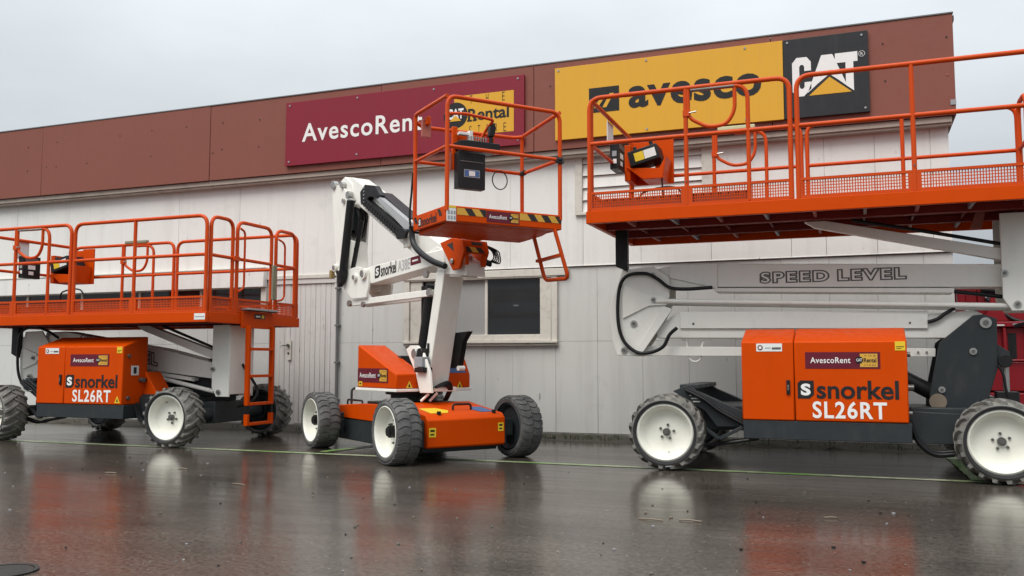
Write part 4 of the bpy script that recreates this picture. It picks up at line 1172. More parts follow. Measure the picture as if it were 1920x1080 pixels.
# chassis
m = MB(M_CH)
m.box(-.45, .452, -1.07, 1.28, .10, .352, GREY); m.box(-.44, .445, -1.07, -.45, .353, .385, GREY); m.box(-.40, .41, -.42, .42, .50, .575, GREY)
for y in (-1.05, 1.05):
    m.box(-.62, .62, y - .09, y + .09, .24, .42, GREY); m.box(-.52, -.47, y - .12, y + .12, .16, .44 if y < 0 else .34, GREY); m.box(.475, .52, y - .12, y + .12, .16, .44 if y < 0 else .34, GREY)
ch = m.build('chassis', bl, .010)
m = MB(M_CH)
m.prism([(-1.20, .155), (-1.22, .17), (-1.22, .440), (-1.17, .490), (-.45, .585), (-.45, .39), (-1.08, .388), (-1.08, .155)], 'x', -.462, .466, ORANGE)
fc = m.build('front_cover', bl, .010)
m = MB(M_CH); m.prism([(1.31, .355), (1.31, .47), (1.27, .495), (.43, .545), (-.43, .555), (-.43, .355)], 'x', -.462, .466, ORANGE)
rc = m.build('rear_cover', bl, .008)
m = MB(M_CH); fo = (0, -1.22, 0)
for (u0, v0, u1, v1) in ((-.445, .27, -.365, .365), (.375, .30, .445, .39)):
    m.rect(fo, X, Z, u0, u1, v0, v1, .003, YEL); m.rect(fo, X, Z, u0 + .015, u1 - .015, v0 + .055, v0 + .075, .0045, LETB); m.rect(fo, X, Z, u0 + .015, u1 - .02, v0 + .02, v0 + .035, .0045, LETB)
zt = lambda y: .490 + (y + 1.17) / .72 * .095
def top_poly(pts, mt): m.add([(x, y, zt(y) + .004) for x, y in pts], [tuple(range(len(pts)))], mt)
top_poly([(-.36, -1.10), (-.16, -1.10), (-.09, -.97), (-.16, -.82), (-.36, -.82)], YEL)
top_poly([(.24, -1.10), (.40, -1.10), (.40, -.82), (.26, -.82), (.20, -.95)], BLUE)
m.build('sticker', fc)
m = MB(M_CH)
m.tube(arc_path([(-.02, -.95, .51), (-.02, -.95, .58), (.20, -.95, .58), (.20, -.95, .51)], .04), .012, BLACK, 8); m.cyl((-.30, -1.16, .49), (-.30, -1.16, .525), .022, BLACK, 12); m.cyl((.36, -1.16, .49), (.36, -1.16, .525), .022, BLACK, 12)
m.build('handle', fc)
m = MB(M_CH)
m.tube(arc_path([(-.40, .55, .50), (-.40, .55, .57), (-.40, 1.0, .57), (-.40, 1.0, .50)], .04), .012, BLACK, 8); m.tube(arc_path([(.36, .50, .50), (.36, .50, .57), (.36, .85, .57), (.36, .85, .50)], .04), .012, BLACK, 8)
m.tube(arc_path([(-.30, 1.12, .50), (-.30, 1.12, .70), (.30, 1.12, .70), (.30, 1.12, .50)], .05), .016, GREY, 8); m.cyl((.0, 1.2, .50), (.0, 1.2, .53), .03, BLACK, 12)
m.build('handle', rc)
# turntable and turret
m = MB(M_CH); m.cyl((0, 0, .50), (0, 0, .58), .36, BLACK, 40); m.cyl((0, 0, .58), (0, 0, .66), .27, BLACK, 32); m.cyl((0, 0, .66), (0, 0, .70), .33, BLACK, 40); m.build('turntable', bl, .004)
m = MB(M_TU); m.box(-.49, .525, -.40, .50, .702, .733, WHITE)
m.box(-.10, .20, -.56, -.42, .702, .75, WHITE)
tu = m.build('turret', bl, .005)
hp = [(-.385, .736), (-.385, .895), (.44, 1.222), (.47, 1.222), (.47, .736)]
m = MB(M_TU); m.prism(hp, 'x', -.480, -.125, ORANGE); hl = m.build('hood', tu, .014)
hq = [(-.385, .736), (-.385, .885), (-.29, 1.06), (.44, 1.20), (.47, 1.20), (.47, .736)]
m = MB(M_TU); m.prism(hq, 'x', .225, .515, ORANGE); hr = m.build('hood', tu, .014)
m = MB(M_TU); m.box(-.16, .22, .05, .47, .74, 1.10, GREY); m.build('motor_bay', tu, .01)
m = MB(M_TU); lo = Vector((-.48, 0, 0)); NU = -Y
a, c = (0.458, 0.797); a1, c1 = (-0.216, 0.956)
rental_decal(m, lo + Vector((0, a, c)), NU, Z, abs(a1 - a), abs(c1 - c))
q = (0.432, 0.755); m.rect(lo, NU, Z, -q[0], -q[0] + .08, q[1], q[1] + .05, .003, YEL); m.rect(lo, NU, Z, -q[0] + .02, -q[0] + .06, q[1] + .015, q[1] + .035, .0045, LETB)
def warn(mm, o, u, x, z, s):
    mm.plate(o, u, Z, [(x, z), (x + s, z), (x + s / 2, z + s * .95)], .003, YEL); mm.plate(o, u, Z, [(x + s * .3, z + s * .12), (x + s * .7, z + s * .12), (x + s * .5, z + s * .6)], .0045, LETB)
ho = Vector((0, -.385, 0)); q = (-0.356, 0.753); warn(m, ho, X, q[0], q[1] - .01, .085)
m.build('sticker', hl)
m = MB(M_TU); q = (0.323, 0.740); warn(m, ho, X, q[0], q[1] - .01, .085)
u_ = X; v_ = Vector((0, .095, .175)).normalized(); so = Vector((0, -.385, .885))
m.plate(so, u_, v_, [(.235, .02), (.47, .02), (.36, .16), (.235, .16)], .003, BLUE); m.build('sticker', hr)
m = MB(M_TU)
for k in range(4):
    m.tube(smooth_path([(-.20 + .03 * k, -.40, .60), (-.16 + .03 * k, -.50, .70 + .012 * k), (-.02 + .03 * k, -.58, .765 + .015 * k), (.09 + .015 * k, -.56, .73), (.11 + .015 * k, -.44, .60)]), .012, HOSE, 8); m.cut()
m.tube([(-.22, -.48, .60), (-.16, -.54, .68)], .015, WHITE, 8); m.cut(); m.tube([(-.12, -.50, .60), (-.06, -.56, .69)], .015, WHITE, 8); m.cut()
m.build_each('turret_hose', tu)
# column (primary riser)
m = MB(M_TU); m.prism([(-.49, .752), (-.80, 2.02), (-.655, 2.05), (-.34, .752)], 'x', -.140, .130, WHITE)
co = m.build('riser', bl, .010)
m = MB(M_TU)
m.prism([(-0.163, 1.170), (-0.251, 1.211), (-0.394, 1.209), (-0.513, 1.126), (-0.641, 0.935), (-0.686, 0.694), (-0.455, 0.688), (-0.366, 0.903)], 'x', -.22, -.19, WHITE); pv = m.build('pivot_bracket', co, .005)
q = (-0.361, 1.121); m = MB(M_TU); m.cyl((-.22, q[0], q[1]), (-.245, q[0], q[1]), .055, STEEL, 24); m.cyl((-.23, q[0] - .09, q[1] - .0), (-.10, q[0] - .09, q[1]), .06, BLACK, 20)
q = (-0.496, 1.044); m.box(-.26, -.16, q[0] - .06, q[0] + .10, q[1] - .07, q[1] + .04, STKG); m.box(-.27, -.15, q[0] - .10, q[0] + .08, q[1] - .13, q[1] - .075, BLACK); m.build('pivot_pin', pv, .005)
m = MB(M_TU); q = (-0.503, 1.185); m.box(-.149, -.146, q[0] - .02, q[0] + .02, q[1] - .05, q[1] + .05, LETB); m.build('sticker', co)
m = MB(M_TU)
a, c = (-0.373, 1.892), (-0.198, 1.129); m.cyl((-.05, a[0] - .06, a[1]), (-.05, c[0] - .06, c[1]), .070, BLACK, 20); m.box(-.03, .11, min(a[0], c[0]) - .10, c[0] + .02, c[1], a[1], BLACK); m.build('lift_cylinder', bl)
m = MB(M_TU); m.prism([(-0.553, 1.355), (-0.817, 1.366), (-0.708, 1.257), (-0.629, 0.973), (-0.463, 0.954)], 'x', .17, .24, BLACK); m.build('hose_guard', bl, .006)
q = (-0.659, 0.949); m = MB(M_TU); m.cyl((.17, q[0] + .03, q[1] + .01), (.25, q[0] + .03, q[1] + .01), .028, WHITE, 20); m.build('pivot_bracket', co)
# secondary riser with its lettering
m = MB(M_TU)
sr = [(1.039, 2.170), (0.725, 2.198), (-0.084, 2.230), (-0.764, 2.257), (-0.806, 2.107), (-0.408, 2.075), (0.720, 1.982), (0.981, 1.980)]
m.prism(sr, 'x', -.14, .12, WHITE); sb = m.build('riser', bl, .008)
bo = Vector((-.14, 0, 0))
p, q = (0.683, 2.038), (0.192, 2.072); p2 = (0.195, 2.186)
ub = Vector((0, q[0] - p[0], q[1] - p[1])).normalized()
m = MB(M_TU); maker_logo(m, bo + Vector((0, p[0], p[1])), ub, Z, math.hypot(q[0] - p[0], q[1] - p[1]), abs(p2[1] - q[1]) * 1.28)
p, q = (0.157, 2.076), (-0.109, 2.098); p2 = (0.159, 2.189)
m.text('A38E', bo + Vector((0, p[0], p[1])), ub, Z, 0, 0, math.hypot(q[0] - p[0], q[1] - p[1]), abs(p2[1] - p[1]) * 1.15, .003, SILV, .02)
m.build('lettering', sb); m = MB(M_TU)
p, q = (-0.119, 2.128), (-0.342, 2.146); p2 = (-0.118, 2.221)
m.plate(bo + Vector((0, p[0], p[1])), ub, Z, [(0, 0), (math.hypot(q[0] - p[0], q[1] - p[1]), 0), (math.hypot(q[0] - p[0], q[1] - p[1]) * .85, abs(p2[1] - p[1])), (0, abs(p2[1] - p[1]))], .003, MAROON)
m.rect(bo + Vector((0, p[0], p[1])), ub, Z, .04, .16, .035, .055, .0045, LETW); m.build('emblem', sb)
m = MB(M_TU); a, c = (1.323, 1.765), (-0.542, 1.792)
for tt in (-.12, .12): m.beam((tt, a[0], a[1]), (tt, c[0], c[1]), .05, .075, WHITE)
m.build('tie_rod', bl, .006)
m = MB(M_TU)
for q, rr in (((1.268, 1.761), .04), ((0.917, 1.731), .035), ((-0.545, 1.796), .045), ((-0.478, 2.003), .045)): m.cyl((-.15, q[0], q[1]), (-.18, q[0], q[1]), rr, STEEL, 18)
m.build('pivot_pin', bl)
# knuckle at the far end
m = MB(M_TU)
kn = [(1.692, 2.262), (1.430, 2.186), (1.058, 2.211), (0.819, 2.158), (0.775, 1.952), (0.823, 1.811), (1.182, 1.810), (1.481, 2.011)]
m.prism(kn, 'x', -.18, -.145, WHITE); m.prism(kn, 'x', .145, .18, WHITE); m.prism([(1.359, 2.153), (1.057, 2.184), (0.996, 1.907), (1.212, 1.899)], 'x', -.144, .144, WHITE)
k_ = m.build('knuckle', bl, .006)
m = MB(M_TU)
for q, rr in (((1.081, 2.077), .045), ((0.869, 2.108), .07), ((1.605, 2.239), .05)): m.cyl((-.18, q[0], q[1]), (-.215, q[0], q[1]), rr, WHITE, 20); m.cyl((-.215, q[0], q[1]), (-.225, q[0], q[1]), rr * .6, STEEL, 16)
m.build('pivot_pin', k_)
m = MB(M_TU); q = (1.671, 2.161); m.box(-.23, -.18, q[0] - .03, q[0] + .03, q[1] - .06, q[1] + .05, BRASS); m.build('lamp', k_, .006)
# upright link
m = MB(M_TU)
lk = [(1.772, 3.316), (1.538, 3.329), (1.305, 3.148), (1.368, 2.923), (1.422, 2.378), (1.356, 2.064), (1.614, 2.103), (1.691, 2.683)]
m.prism(lk, 'x', -.17, -.14, WHITE); m.prism(lk, 'x', .14, .17, WHITE); m.prism([(1.744, 3.115), (1.656, 3.117), (1.567, 2.184), (1.654, 2.177)], 'x', -.139, .139, WHITE)
m.prism([(1.554, 2.640), (1.299, 2.550), (1.261, 2.183), (1.483, 2.172)], 'x', -.08, .10, WHITE)
ln = m.build('link', bl, .006)
m = MB(M_TU); q = (1.290, 2.419); m.cyl((-.08, q[0], q[1] + .04), (-.084, q[0], q[1] + .04), .03, LETB, 16); m.cyl((-.08, q[0], q[1] - .03), (-.084, q[0], q[1] - .03), .03, LETB, 16); m.box(-.084, -.08, q[0] - .03, q[0] + .03, q[1] - .03, q[1] + .04, LETB); m.build('slot', ln)
m = MB(M_TU); a, c = (1.146, 3.049), (1.339, 2.080); m.cyl((-.23, a[0], a[1]), (-.23, c[0], c[1]), .052, BLACK, 24); m.cyl((-.26, a[0], a[1]), (-.17, a[0], a[1]), .03, STEEL, 14)
m.cyl((-.1, a[0] - .05, a[1] - .25), (-.1, c[0] - .02, c[1] + .1), .03, HOSE, 12); m.prism([(1.441, 2.183), (1.258, 2.168), (1.309, 2.037), (1.392, 1.975)], 'x', -.265, -.20, BLACK)
m.build('lift_cylinder', bl)
m = MB(M_TU)
for k in range(3): m.tube(smooth_path([(-.05 + .05 * k, *(1.537, 3.046)), (-.05 + .05 * k, *(1.472, 2.757)), (-.05 + .05 * k, *(1.357, 2.632)), (-.05 + .05 * k, *(1.238, 2.854)), (-.05 + .05 * k, *(1.311, 2.987))]), .022, HOSE, 8)
q0, q1 = (1.422, 2.981), (1.345, 2.714); m.box(-.08, .08, q1[0], q0[0], q1[1], q0[1], GREY); m.build('boom_hose', bl)
# upper boom
m = MB(M_TU)
ubm = [(1.643, 3.379), (1.529, 3.424), (1.301, 3.381), (-0.033, 2.672), (-0.796, 2.261), (-0.798, 2.062), (-0.366, 2.146), (0.173, 2.444), (1.264, 3.065), (1.462, 3.113)]
m.prism(ubm, 'x', -.12, .12, WHITE); ubo = m.build('boom', bl, .008)
m = MB(M_TU)
el = [(1.625, 3.343), (1.483, 3.419), (1.295, 3.292), (1.248, 3.113), (1.387, 3.077), (1.532, 3.139)]
m.prism(el, 'x', -.135, -.121, WHITE); m.prism(el, 'x', .121, .135, WHITE); m.build('boom_gusset', ubo, .004)
m = MB(M_TU)
for q, rr in (((1.709, 3.340), .055), ((1.475, 3.304), .04), ((1.300, 3.147), .05), ((1.426, 3.088), .03)): m.cyl((-.135, q[0], q[1]), (-.20, q[0], q[1]), rr, STEEL, 18)
m.build('pivot_pin', ubo)
m = MB(M_TU)
m.prism([(0.955, 2.992), (0.972, 3.136), (0.855, 3.212), (0.620, 3.163), (0.478, 3.024), (0.565, 2.998), (0.733, 3.048), (0.797, 3.017), (-0.059, 2.536), (0.020, 2.446)], 'x', -.20, -.125, BLACK)
for k in range(16):
    f = k / 15; a = (0.901, 2.972); c = (0.044, 2.473); p = (a[0] + (c[0] - a[0]) * f, a[1] + (c[1] - a[1]) * f)
    m.box(-.21, -.20, p[0] - .025, p[0] + .025, p[1] - .005, p[1] + .055, BLACK)
m.prism([(0.080, 2.515), (-0.059, 2.561), (-0.174, 2.511), (-0.129, 2.436), (0.032, 2.441)], 'x', -.235, -.201, BLACK)
for k in range(5): q = (0.891, 3.084); m.cyl((-.20, q[0] - .02, q[1] - .09 + .045 * k), (-.206, q[0] - .02, q[1] - .09 + .045 * k), .012, STKG, 8)
ctk = m.build('cable_track', bl, .004)
m = MB(M_TU); m.prism([(0.681, 3.053), (0.592, 3.060), (-0.160, 2.623), (-0.162, 2.537), (-0.059, 2.549)], 'x', -.19, -.126, CHROME); m.prism([(0.662, 3.102), (-0.024, 2.700), (-0.025, 2.650), (0.738, 3.087)], 'x', -.10, .08, GREY); m.build('cable_tray', ctk, .004)
# boom tip, basket bracket and rotator
m = MB(M_TU)
m.prism([(-0.347, 2.219), (-0.624, 2.301), (-0.872, 2.229), (-1.177, 2.076), (-1.188, 1.934), (-0.773, 1.982), (-0.564, 2.092)], 'x', -.125, .125, WHITE)
m.prism([(0.019, 2.602), (-0.120, 2.536), (-0.100, 2.353), (0.014, 2.339)], 'x', -.16, -.13, WHITE)
tip = m.build('boom_tip', ubo, .008)
m = MB(M_TU); m.tube(smooth_path([(-.2, *(-0.229, 2.560)), (-.2, *(-0.254, 2.393)), (-.21, *(-0.388, 2.270)), (-.2, *(-0.626, 2.141)), (-.18, *(-0.874, 2.056))]), .034, HOSE, 12)
m.tube(arc_path([(-.05, *(-0.336, 2.242)), (-.05, *(-0.334, 2.346)), (.1, *(-0.643, 2.321))], .03), .018, HOSE, 8); m.build('boom_hose', ubo)
m = MB(M_TU)
bk = [(-0.795, 2.314), (-1.016, 2.348), (-1.211, 2.311), (-1.250, 2.189), (-1.156, 2.006), (-1.039, 1.998), (-0.979, 2.077)]
m.prism(bk, 'x', -.20, -.17, ORANGE); m.prism(bk, 'x', .10, .13, ORANGE)
s0, s1 = (-1.211, 2.311), (-1.250, 2.166); s2 = (-1.016, 2.348)
m.add([(-.169, s0[0] + .01, s0[1]), (.099, s0[0] + .01, s0[1]), (.099, s1[0] + .01, s1[1]), (-.169, s1[0] + .01, s1[1]), (-.169, s0[0] + .04, s0[1]), (.099, s0[0] + .04, s0[1]), (.099, s1[0] + .04, s1[1]), (-.169, s1[0] + .04, s1[1])],
      [(0, 1, 2, 3), (7, 6, 5, 4), (0, 4, 5, 1), (3, 2, 6, 7), (0, 3, 7, 4), (1, 5, 6, 2)], ORANGE)
m.box(-.169, .099, s0[0] + .04, s2[0], s2[1] - .02, s2[1], ORANGE); m.box(.04, .098, s1[0] + .012, s1[0] + .038, s1[1] - .13, s1[1] - .002, ORANGE); m.box(-.168, -.13, s1[0] + .012, s1[0] + .038, s1[1] - .12, s1[1] - .002, ORANGE)
bkt = m.build('basket_bracket', bl, .006)
m = MB(M_TU); d_ = Vector((0, s0[0] - s1[0], s0[1] - s1[1])).normalized(); bo2 = Vector((0, s1[0] + .01, s1[1])); L_ = math.hypot(s0[0] - s1[0], s0[1] - s1[1])
for k in range(3): m.plate(bo2, X, d_, [(-.16 + .08 * k, L_ * .1), (-.08 + .08 * k, L_ * .1), (-.12 + .08 * k, L_ * .5), (-.20 + .08 * k if k else -.165, L_ * .5)], .003, HAZB if k % 2 == 0 else HAZY)
m.rect(bo2, X, d_, -.08, .06, L_ * .66, L_ * .9, .003, DARKGAP); m.build('hazard_tape', bkt)
m = MB(M_TU); m.plate((-.2005, 0, 0), NU, Z, [(-a_, c_) for a_, c_ in ((-0.932, 2.282), (-1.041, 2.299), (-1.061, 2.200))], .002, DARKGAP); m.build('slot', bkt)
m = MB(M_TU); q = (-0.948, 2.122); q = (q[0] - .07, q[1] - .02); m.cyl((-.125, q[0] - .02, q[1] + .01), (.035, q[0] - .02, q[1] + .01), .080, WHITE, 24); m.cyl((-.06, q[0] - .02, q[1] + .01), (.0, q[0] - .02, q[1] + .01), .090, STEEL, 24); m.cyl((-.165, q[0], q[1]), (-.13, q[0], q[1]), .04, STEEL, 16)
q = (-1.042, 2.094); m.cyl((-.20, q[0], q[1]), (-.225, q[0], q[1]), .03, STEEL, 12)
m.prism([(-0.829, 2.114), (-1.104, 2.114), (-1.067, 1.933), (-0.850, 1.949)], 'x', -.11, .11, WHITE); m.build('rotator', bkt, .006)
m = MB(M_TU); m.box(.16, .30, -.96, -.84, 2.22, 2.33, BLACK); m.box(.24, .34, -.94, -.86, 2.10, 2.18, BLACK); m.cyl((.14, -.92, 2.15), (.40, -.92, 2.11), .028, BLACK, 12)
m.box(.135, .27, -1.0, -.87, 2.17, 2.26, ORANGE)
for k in range(5): m.tube(smooth_path([(.14 + .03 * k, -.88 - .03 * k, 2.31), (.27 + .04 * k, -.92 - .02 * k, 2.32 - .015 * k), (.38 + .03 * k, -.96, 2.26 - .012 * k), (.40 + .02 * k, -.97, 2.17 - .012 * k), (.32, -.93, 2.11 + .012 * k)]), .008, HOSE, 8)
m.build('rotator_motor', bkt, .004)

# basket
Zf = 2.35; L, Wd = 1.275, .80
m = MB(M_K)
m.box(0, L, 0, .02, Zf, Zf + .150, ORANGE); m.box(0, L, Wd - .02, Wd, Zf, Zf + .150, ORANGE); m.box(0, .02, .021, Wd - .021, Zf, Zf + .150, ORANGE); m.box(L - .02, L, .021, Wd - .021, Zf, Zf + .150, ORANGE)
m.box(.021, L - .021, .021, Wd - .021, Zf + .003, Zf + .02, ORANGE)
m.prism([(.12, Zf + .002), (Wd - .03, Zf + .002), (Wd - .03, Zf - .045), (.30, Zf - .03)], 'x', .05, L - .05, ORANGE)
bs = m.build('basket_floor', bl, .008)
m = MB(M_K); fo = Vector((0, 0, 0)); zz0, zz1 = Zf + .065, Zf + .132
def haz(a0, a1, first):
    n = int(round((a1 - a0) / .075)); st = (a1 - a0) / n
    for k in range(n):
        m.plate(fo, X, Z, [(a0 + st * k, zz1), (a0 + st * (k + 1), zz1), (a0 + st * (k + 1) + (.05 if k < n - 1 else 0), zz0), (a0 + st * k + (.05 if k else 0), zz0)], .003, HAZB if (k + first) % 2 == 0 else HAZY)
haz(.11, .42, 1); haz(.79, 1.27, 1)
m.rect(fo, X, Z, 0.0, .10, Zf - .0, Zf + .145, .003, STK); m.rect(fo, X, Z, 0.0, .10, Zf + .125, Zf + .145, .0045, YEL)
for k in range(6): m.rect(fo, X, Z, .015 + .03 * (k % 3), .035 + .03 * (k % 3), Zf + .015 + .05 * (k // 3), Zf + .05 + .05 * (k // 3), .0045, STKG)
rental_decal(m, fo + Vector((.425, 0, Zf + .02)), X, Z, .36, .108)
lo = Vector((0, Wd, 0)); NU = -Y
maker_logo(m, lo + Vector((0, -.14, Zf + .02)), NU, Z, .44, .09)
for a, k in ((.60, 0), (.02, 1)): m.plate(lo, NU, Z, [(a, zz1), (a + .06, zz1), (a + .11, zz0), (a + .05, zz0)], .003, HAZB)
m.build('sticker', bs)
m = MB(M_K); r_ = .021; zt, zm = 3.55, 3.065
m.tube(arc_path([(.012, .012, Zf + .10), (.012, .012, zt), (L - .012, .012, zt), (L - .012, .012, Zf + .10)], .10), r_, ORANGE_RAIL, 12)
m.tube(arc_path([(.012, Wd - .012, Zf + .10), (.012, Wd - .012, zt), (.012, .012, zt)], .05), r_, ORANGE_RAIL, 12)
m.tube(arc_path([(.012, Wd - .012, zt - .07), (.10, Wd - .012, zt - .12), (L - .12, Wd - .012, zt - .10), (L - .012, Wd - .012, zt - .08)], .06), r_, ORANGE_RAIL, 12)
m.tube(arc_path([(L - .012, Wd - .012, Zf + .10), (L - .012, Wd - .012, zt - .08), (L - .012, .012, zt)], .06), r_, ORANGE_RAIL, 12)
for p, q in (((.012, .012), (L - .012, .012)), ((.012, .012), (.012, Wd - .012)), ((.012, Wd - .012), (L - .012, Wd - .012)), ((L - .012, .012), (L - .012, Wd - .012))): m.tube([(*p, zm), (*q, zm)], r_ * .9, ORANGE_RAIL, 10)
gr = m.build('guardrail', bl)
m = MB(M_K); m.tube([(L - .05, .02, zm + .0), (L - .0, .0, zm)], .03, BLACK, 10)
ring = [(L - .02 + .045 * math.cos(i * math.pi / 8), .01 + .02 * math.sin(i * math.pi / 8), zm + .035 * math.sin(i * math.pi / 8)) for i in range(16)]
m.tube(ring, .014, BLACK, 8, True)
m.tube([(L - .02, Wd - .09, zm), (L - .02, Wd - .0, zm)], .028, BLACK, 10)
ring = [(.98 + .09 * math.cos(i * math.pi / 10), Wd - .03, zm - .10 + .10 * math.sin(i * math.pi / 10)) for i in range(20)]
m.tube(ring, .006, HOSE, 6, True); m.build('cable_tie', gr)
m = MB(M_K)
ct = [(0.208, 3.509), (0.409, 3.536), (0.739, 3.513), (0.761, 3.464), (0.704, 3.348)]
m.tube(arc_path([(ct[0][0] - .02, .45, ct[0][1]), (ct[1][0], .45, ct[1][1]), (ct[2][0], .45, ct[2][1]), (ct[3][0], .66, ct[3][1]), (ct[4][0], .70, ct[4][1])], .05), .016, ORANGE_RAIL, 10); m.build('control_guard', bl)
m = MB(M_K)
m.prism([(.40, 3.20), (.38, 3.275), (.46, 3.285), (.84, 3.285), (.84, 3.22), (.80, 3.185), (.46, 3.185)], 'y', .50, .70, BLACK)
m.box(.80, .86, .66, .70, 3.22, 3.45, ORANGE); m.box(.37, .43, .66, .70, 3.0, 3.45, ORANGE); m.box(.44, .79, .705, .72, 3.25, 3.40, ORANGE)
cs = m.build('console', bl, .008)
m = MB(M_K)
for k in range(8): m.cyl((.50 + .028 * k, .55, 3.285), (.50 + .028 * k, .55, 3.325), .006, STEEL, 8); m.cyl((.50 + .028 * k, .55, 3.322), (.50 + .028 * k, .55, 3.34), .010, STEEL, 8)
m.build('switch', cs)
m = MB(M_K); m.cyl((.765, .56, 3.285), (.765, .56, 3.36), .022, BLACK, 12); m.prism([(.735, 3.36), (.745, 3.50), (.80, 3.51), (.81, 3.44), (.79, 3.36)], 'y', .53, .60, BLACK); m.build('joystick', cs, .010)
m = MB(M_K); m.box(.42, .56, .60, .66, 3.36, 3.39, STK); m.box(.53, .57, .59, .66, 3.30, 3.41, STK); m.build('lamp', cs, .004)
m = MB(M_K); q0 = (0.388, 2.776); q1 = (0.697, 3.169); m.box(q0[0], q1[0], .56, .66, q0[1] + .02, q1[1], BLACK); m.box(q0[0] + .02, q1[0] - .02, .553, .559, q1[1] - .10, q1[1] - .09, PIN)
mb_ = m.build('manual_box', bl, .014)
m = MB(M_K); xc = (q0[0] + q1[0]) / 2; zc = (q0[1] + q1[1]) / 2 - .01; m.rect((0, .56, 0), X, Z, xc - .09, xc + .09, zc - .05, zc + .03, .003, STKG); m.rect((0, .56, 0), X, Z, xc - .082, xc + .082, zc - .042, zc + .022, .0045, BLUE); m.rect((0, .56, 0), X, Z, xc - .035, xc + .035, zc - .035, zc + .015, .006, STK); m.build('sticker', mb_)
m = MB(M_K); q = (0.183, 3.421); m.box(.03, .13, .66, .69, 3.30, 3.48, PINKP); m.box(.06, .10, .60, .66, 3.42, 3.50, ORANGE); m.box(.30, .36, .66, .69, 2.98, 3.18, PINKP); m.build('side_plate', cs, .004)
m = MB(M_K); b0, b1 = (0.404, 1.875), (-0.050, 1.861); r0, r1 = (0.460, 2.079), (-0.012, 2.098)
m.tube(arc_path([(1.19, .42, Zf), (1.32, b0[0], b0[1]), (1.32, b1[0], b1[1]), (1.19, .0, Zf)], .07), .020, ORANGE_RAIL, 12)
m.beam((1.262, r0[0] - .0, r0[1]), (1.262, r1[0], r1[1]), .045, .03, ORANGE_RAIL); m.build('step', bl)
m = MB(M_K); m.tube(smooth_path([(-.005, Wd + .0, 2.95), (-.012, Wd + .02, 2.75), (-.03, Wd + .02, 2.5), (.0, Wd + .02, 2.36), (.1, Wd + .03, 2.34)]), .012, HOSE, 8); m.build('control_cable', bl)

# ================================================================== red machine behind the corner of the building
RD = (2.6, 14.2, 0)
rm = thing('telescopic_lift', 'deep red lift machine partly hidden behind the right hand platform lift beyond the building', 'lift', RD)
MR = Matrix.Translation(-Vector(RD))
m = MB(MR)
m.box(1.62, 4.6, 14.0, 15.6, .62, 1.02, REDM); m.box(1.72, 4.6, 14.05, 15.55, 1.022, 1.50, REDM); m.box(1.60, 4.6, 13.95, 15.6, 1.502, 1.58, REDM)
m.prism([(1.66, 1.582), (1.78, 1.96), (2.2, 2.02), (4.6, 2.02), (4.6, 1.582)], 'y', 14.05, 15.5, REDM)
m.box(1.52, 1.64, 13.98, 15.4, .30, 1.45, REDM); m.box(1.66, 2.75, 13.99, 14.04, .30, .60, REDM); m.box(1.66, 4.6, 13.955, 13.985, 1.03, 1.06, REDM); m.box(1.88, 1.92, 13.96, 14.03, .64, 1.5, REDM); m.box(2.16, 2.2, 13.96, 14.03, .64, 1.5, REDM)
body = m.build('body', rm, .02)
m = MB(MR)
for x in (1.95, 2.35, 2.75, 3.2): m.box(x, x + .10, 14.035, 14.048, 1.00, 1.42, BLACK); m.cut()
m.build_each('vent', body); m = MB(MR)
m.box(1.66, 1.70, 13.985, 13.998, .75, .95, STK); m.box(1.72, 1.9, 13.94, 13.949, 1.52, 1.54, STK); m.box(2.0, 2.3, 13.94, 13.949, 1.53, 1.55, STKG)
m.build('sticker', body)
m = MB(MR)
for x in (1.36, 1.62): m.box(x, x + .10, 14.25, 14.40, 1.3, 2.35, REDM); m.box(x, x + .10, 14.9, 15.05, 1.3, 2.35, REDM)
m.box(1.36, 1.72, 14.25, 15.05, 2.352, 2.42, REDM); m.box(1.46, 1.62, 14.3, 14.34, 1.85, 2.30, REDM)
mast = m.build('mast', rm, .012)
m = MB(MR); m.tube(smooth_path([(1.18, 14.3, 1.95), (1.26, 14.25, 2.15), (1.42, 14.22, 2.28), (1.56, 14.22, 2.25)]), .03, HOSE); m.tube(smooth_path([(1.72, 14.2, 1.92), (1.9, 14.1, 1.72), (2.1, 13.99, 1.58), (2.5, 13.98, 1.56), (2.9, 13.98, 1.66)]), .028, HOSE)
m.tube([(1.66, 14.2, 2.05), (2.0, 14.2, 2.0)], .05, BLACK); m.cyl((1.78, 14.2, 2.22), (1.78, 14.4, 2.22), .10, BLACK, 20); m.build('hose', mast)
def red_wheel(x, y):
    a = MB(); a.lathe([(.0, .06), (.22, .05), (.25, .0), (.27, .03)], REDM, 40); w_ = a.build('wheel', rm); w_.location = Vector((x, y, .45)) - Vector(RD)
    a = MB(); a.lathe([(.27, .0), (.34, -.02), (.43, .02), (.45, .1), (.45, .24), (.42, .3), (.27, .3)], RUBD, 48)
    for i in range(22):
        an = i * 2 * math.pi / 22; p = Vector((math.cos(an), 0, math.sin(an))); s = Vector((-math.sin(an), 0, math.cos(an)))
        a.add([p * rr + s * ss + Y * yy for yy in (.0, .3) for rr, ss in ((.43, -.035), (.47, -.025), (.47, .025), (.43, .035))], [(0, 1, 2, 3), (4, 7, 6, 5), (0, 4, 5, 1), (1, 5, 6, 2), (2, 6, 7, 3)], RUBD)
    a.build('tyre', w_)
red_wheel(3.3, 13.66); red_wheel(4.5, 13.66)
for w0 in [c for c in rm.children if c.name.startswith('wheel')][:2]:
    w1 = w0.copy(); COL.objects.link(w1); w1.parent = rm; w1.location = w0.location + Vector((0, 2.1, 0)); w1.rotation_euler = (0, 0, math.pi)
    c1 = w0.children[0].copy(); COL.objects.link(c1); c1.parent = w1
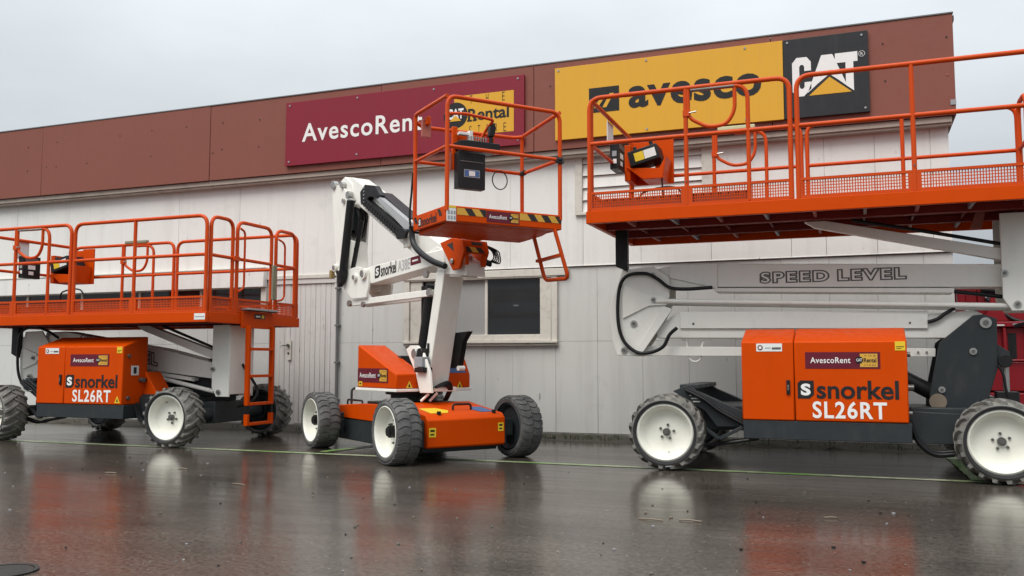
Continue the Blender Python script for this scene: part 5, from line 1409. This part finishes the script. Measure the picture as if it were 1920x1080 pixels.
m = MB(MR); m.box(1.7, 4.5, 14.2, 15.3, .36, .615, GREY); m.build('chassis', rm, .01)

# ================================================================== weeds
b = MB()
def blade(x, y, z, h, lean, w):
    a = random.uniform(0, 6.28); d = Vector((math.cos(a), math.sin(a), 0)); s = Vector((-d.y, d.x, 0)) * w
    p0 = Vector((x, y, z)); p1 = p0 + Z * h * .6 + d * lean * .4; p2 = p0 + Z * h + d * lean
    b.add([p0 - s, p0 + s, p1 + s * .7, p2, p1 - s * .7], [(0, 1, 2, 4), (4, 2, 3)], LEAF)
def leafy(x, y, n, h):
    for _ in range(n):
        a = random.uniform(0, 6.28); d = Vector((math.cos(a), math.sin(a) * .6, 0)); s = Vector((-d.y, d.x, 0))
        r0 = random.uniform(.02, .09); zz = random.uniform(.02, h); c = Vector((x, y, 0)) + d * r0 + Z * zz; L_ = random.uniform(.02, .05)
        t_ = d * L_ + Z * random.uniform(-.02, .03)
        b.add([c, c + t_ * .5 + s * L_ * .35, c + t_, c + t_ * .5 - s * L_ * .35], [(0, 1, 2, 3)], LEAF)
for i in range(620):
    x = random.choice([random.uniform(-4.2, 1.0), random.uniform(-15, 1)])
    if math.sin(x * 3.1) + math.sin(x * 7.7) < -.6: continue
    blade(x, random.uniform(11.20, 11.42), .02, random.uniform(.02, .09), random.uniform(0, .05), random.uniform(.003, .007))
for (x, n, h) in [(-1.55, 46, .20), (-1.05, 34, .12), (-1.28, 20, .08), (-3.9, 24, .08), (-2.9, 22, .07), (-3.3, 26, .08), (-.35, 24, .10), (.4, 22, .09), (-6.9, 16, .06)]:
    leafy(x, 11.30, n, h)
    b.tube([(x, 11.3, 0), (x + .02, 11.29, h * .6), (x + .01, 11.28, h)], .004, LEAF, 5)
tag(b.build('weeds', smooth=False), kind='stuff')
b = MB()
for i in range(26):
    x = random.choice([-5.02, -4.97, -4.9, -4.86, -4.66, -4.62]) + random.uniform(-.05, .05); h = random.uniform(.06, .20); y = 11.9 + random.uniform(-.15, .15)
    b.tube([(x, y, 5.055), (x + random.uniform(-.02, .02), y, 5.06 + h * .6), (x + random.uniform(-.05, .05), y, 5.06 + h)], .006, DRYG, 4)
    b.tube([(x, y, 5.06 + h * .7), (x + random.uniform(-.04, .04), y, 5.06 + h * 1.05)], .004, DRYG, 4)
tag(b.build('dry_grass', smooth=False), kind='stuff')
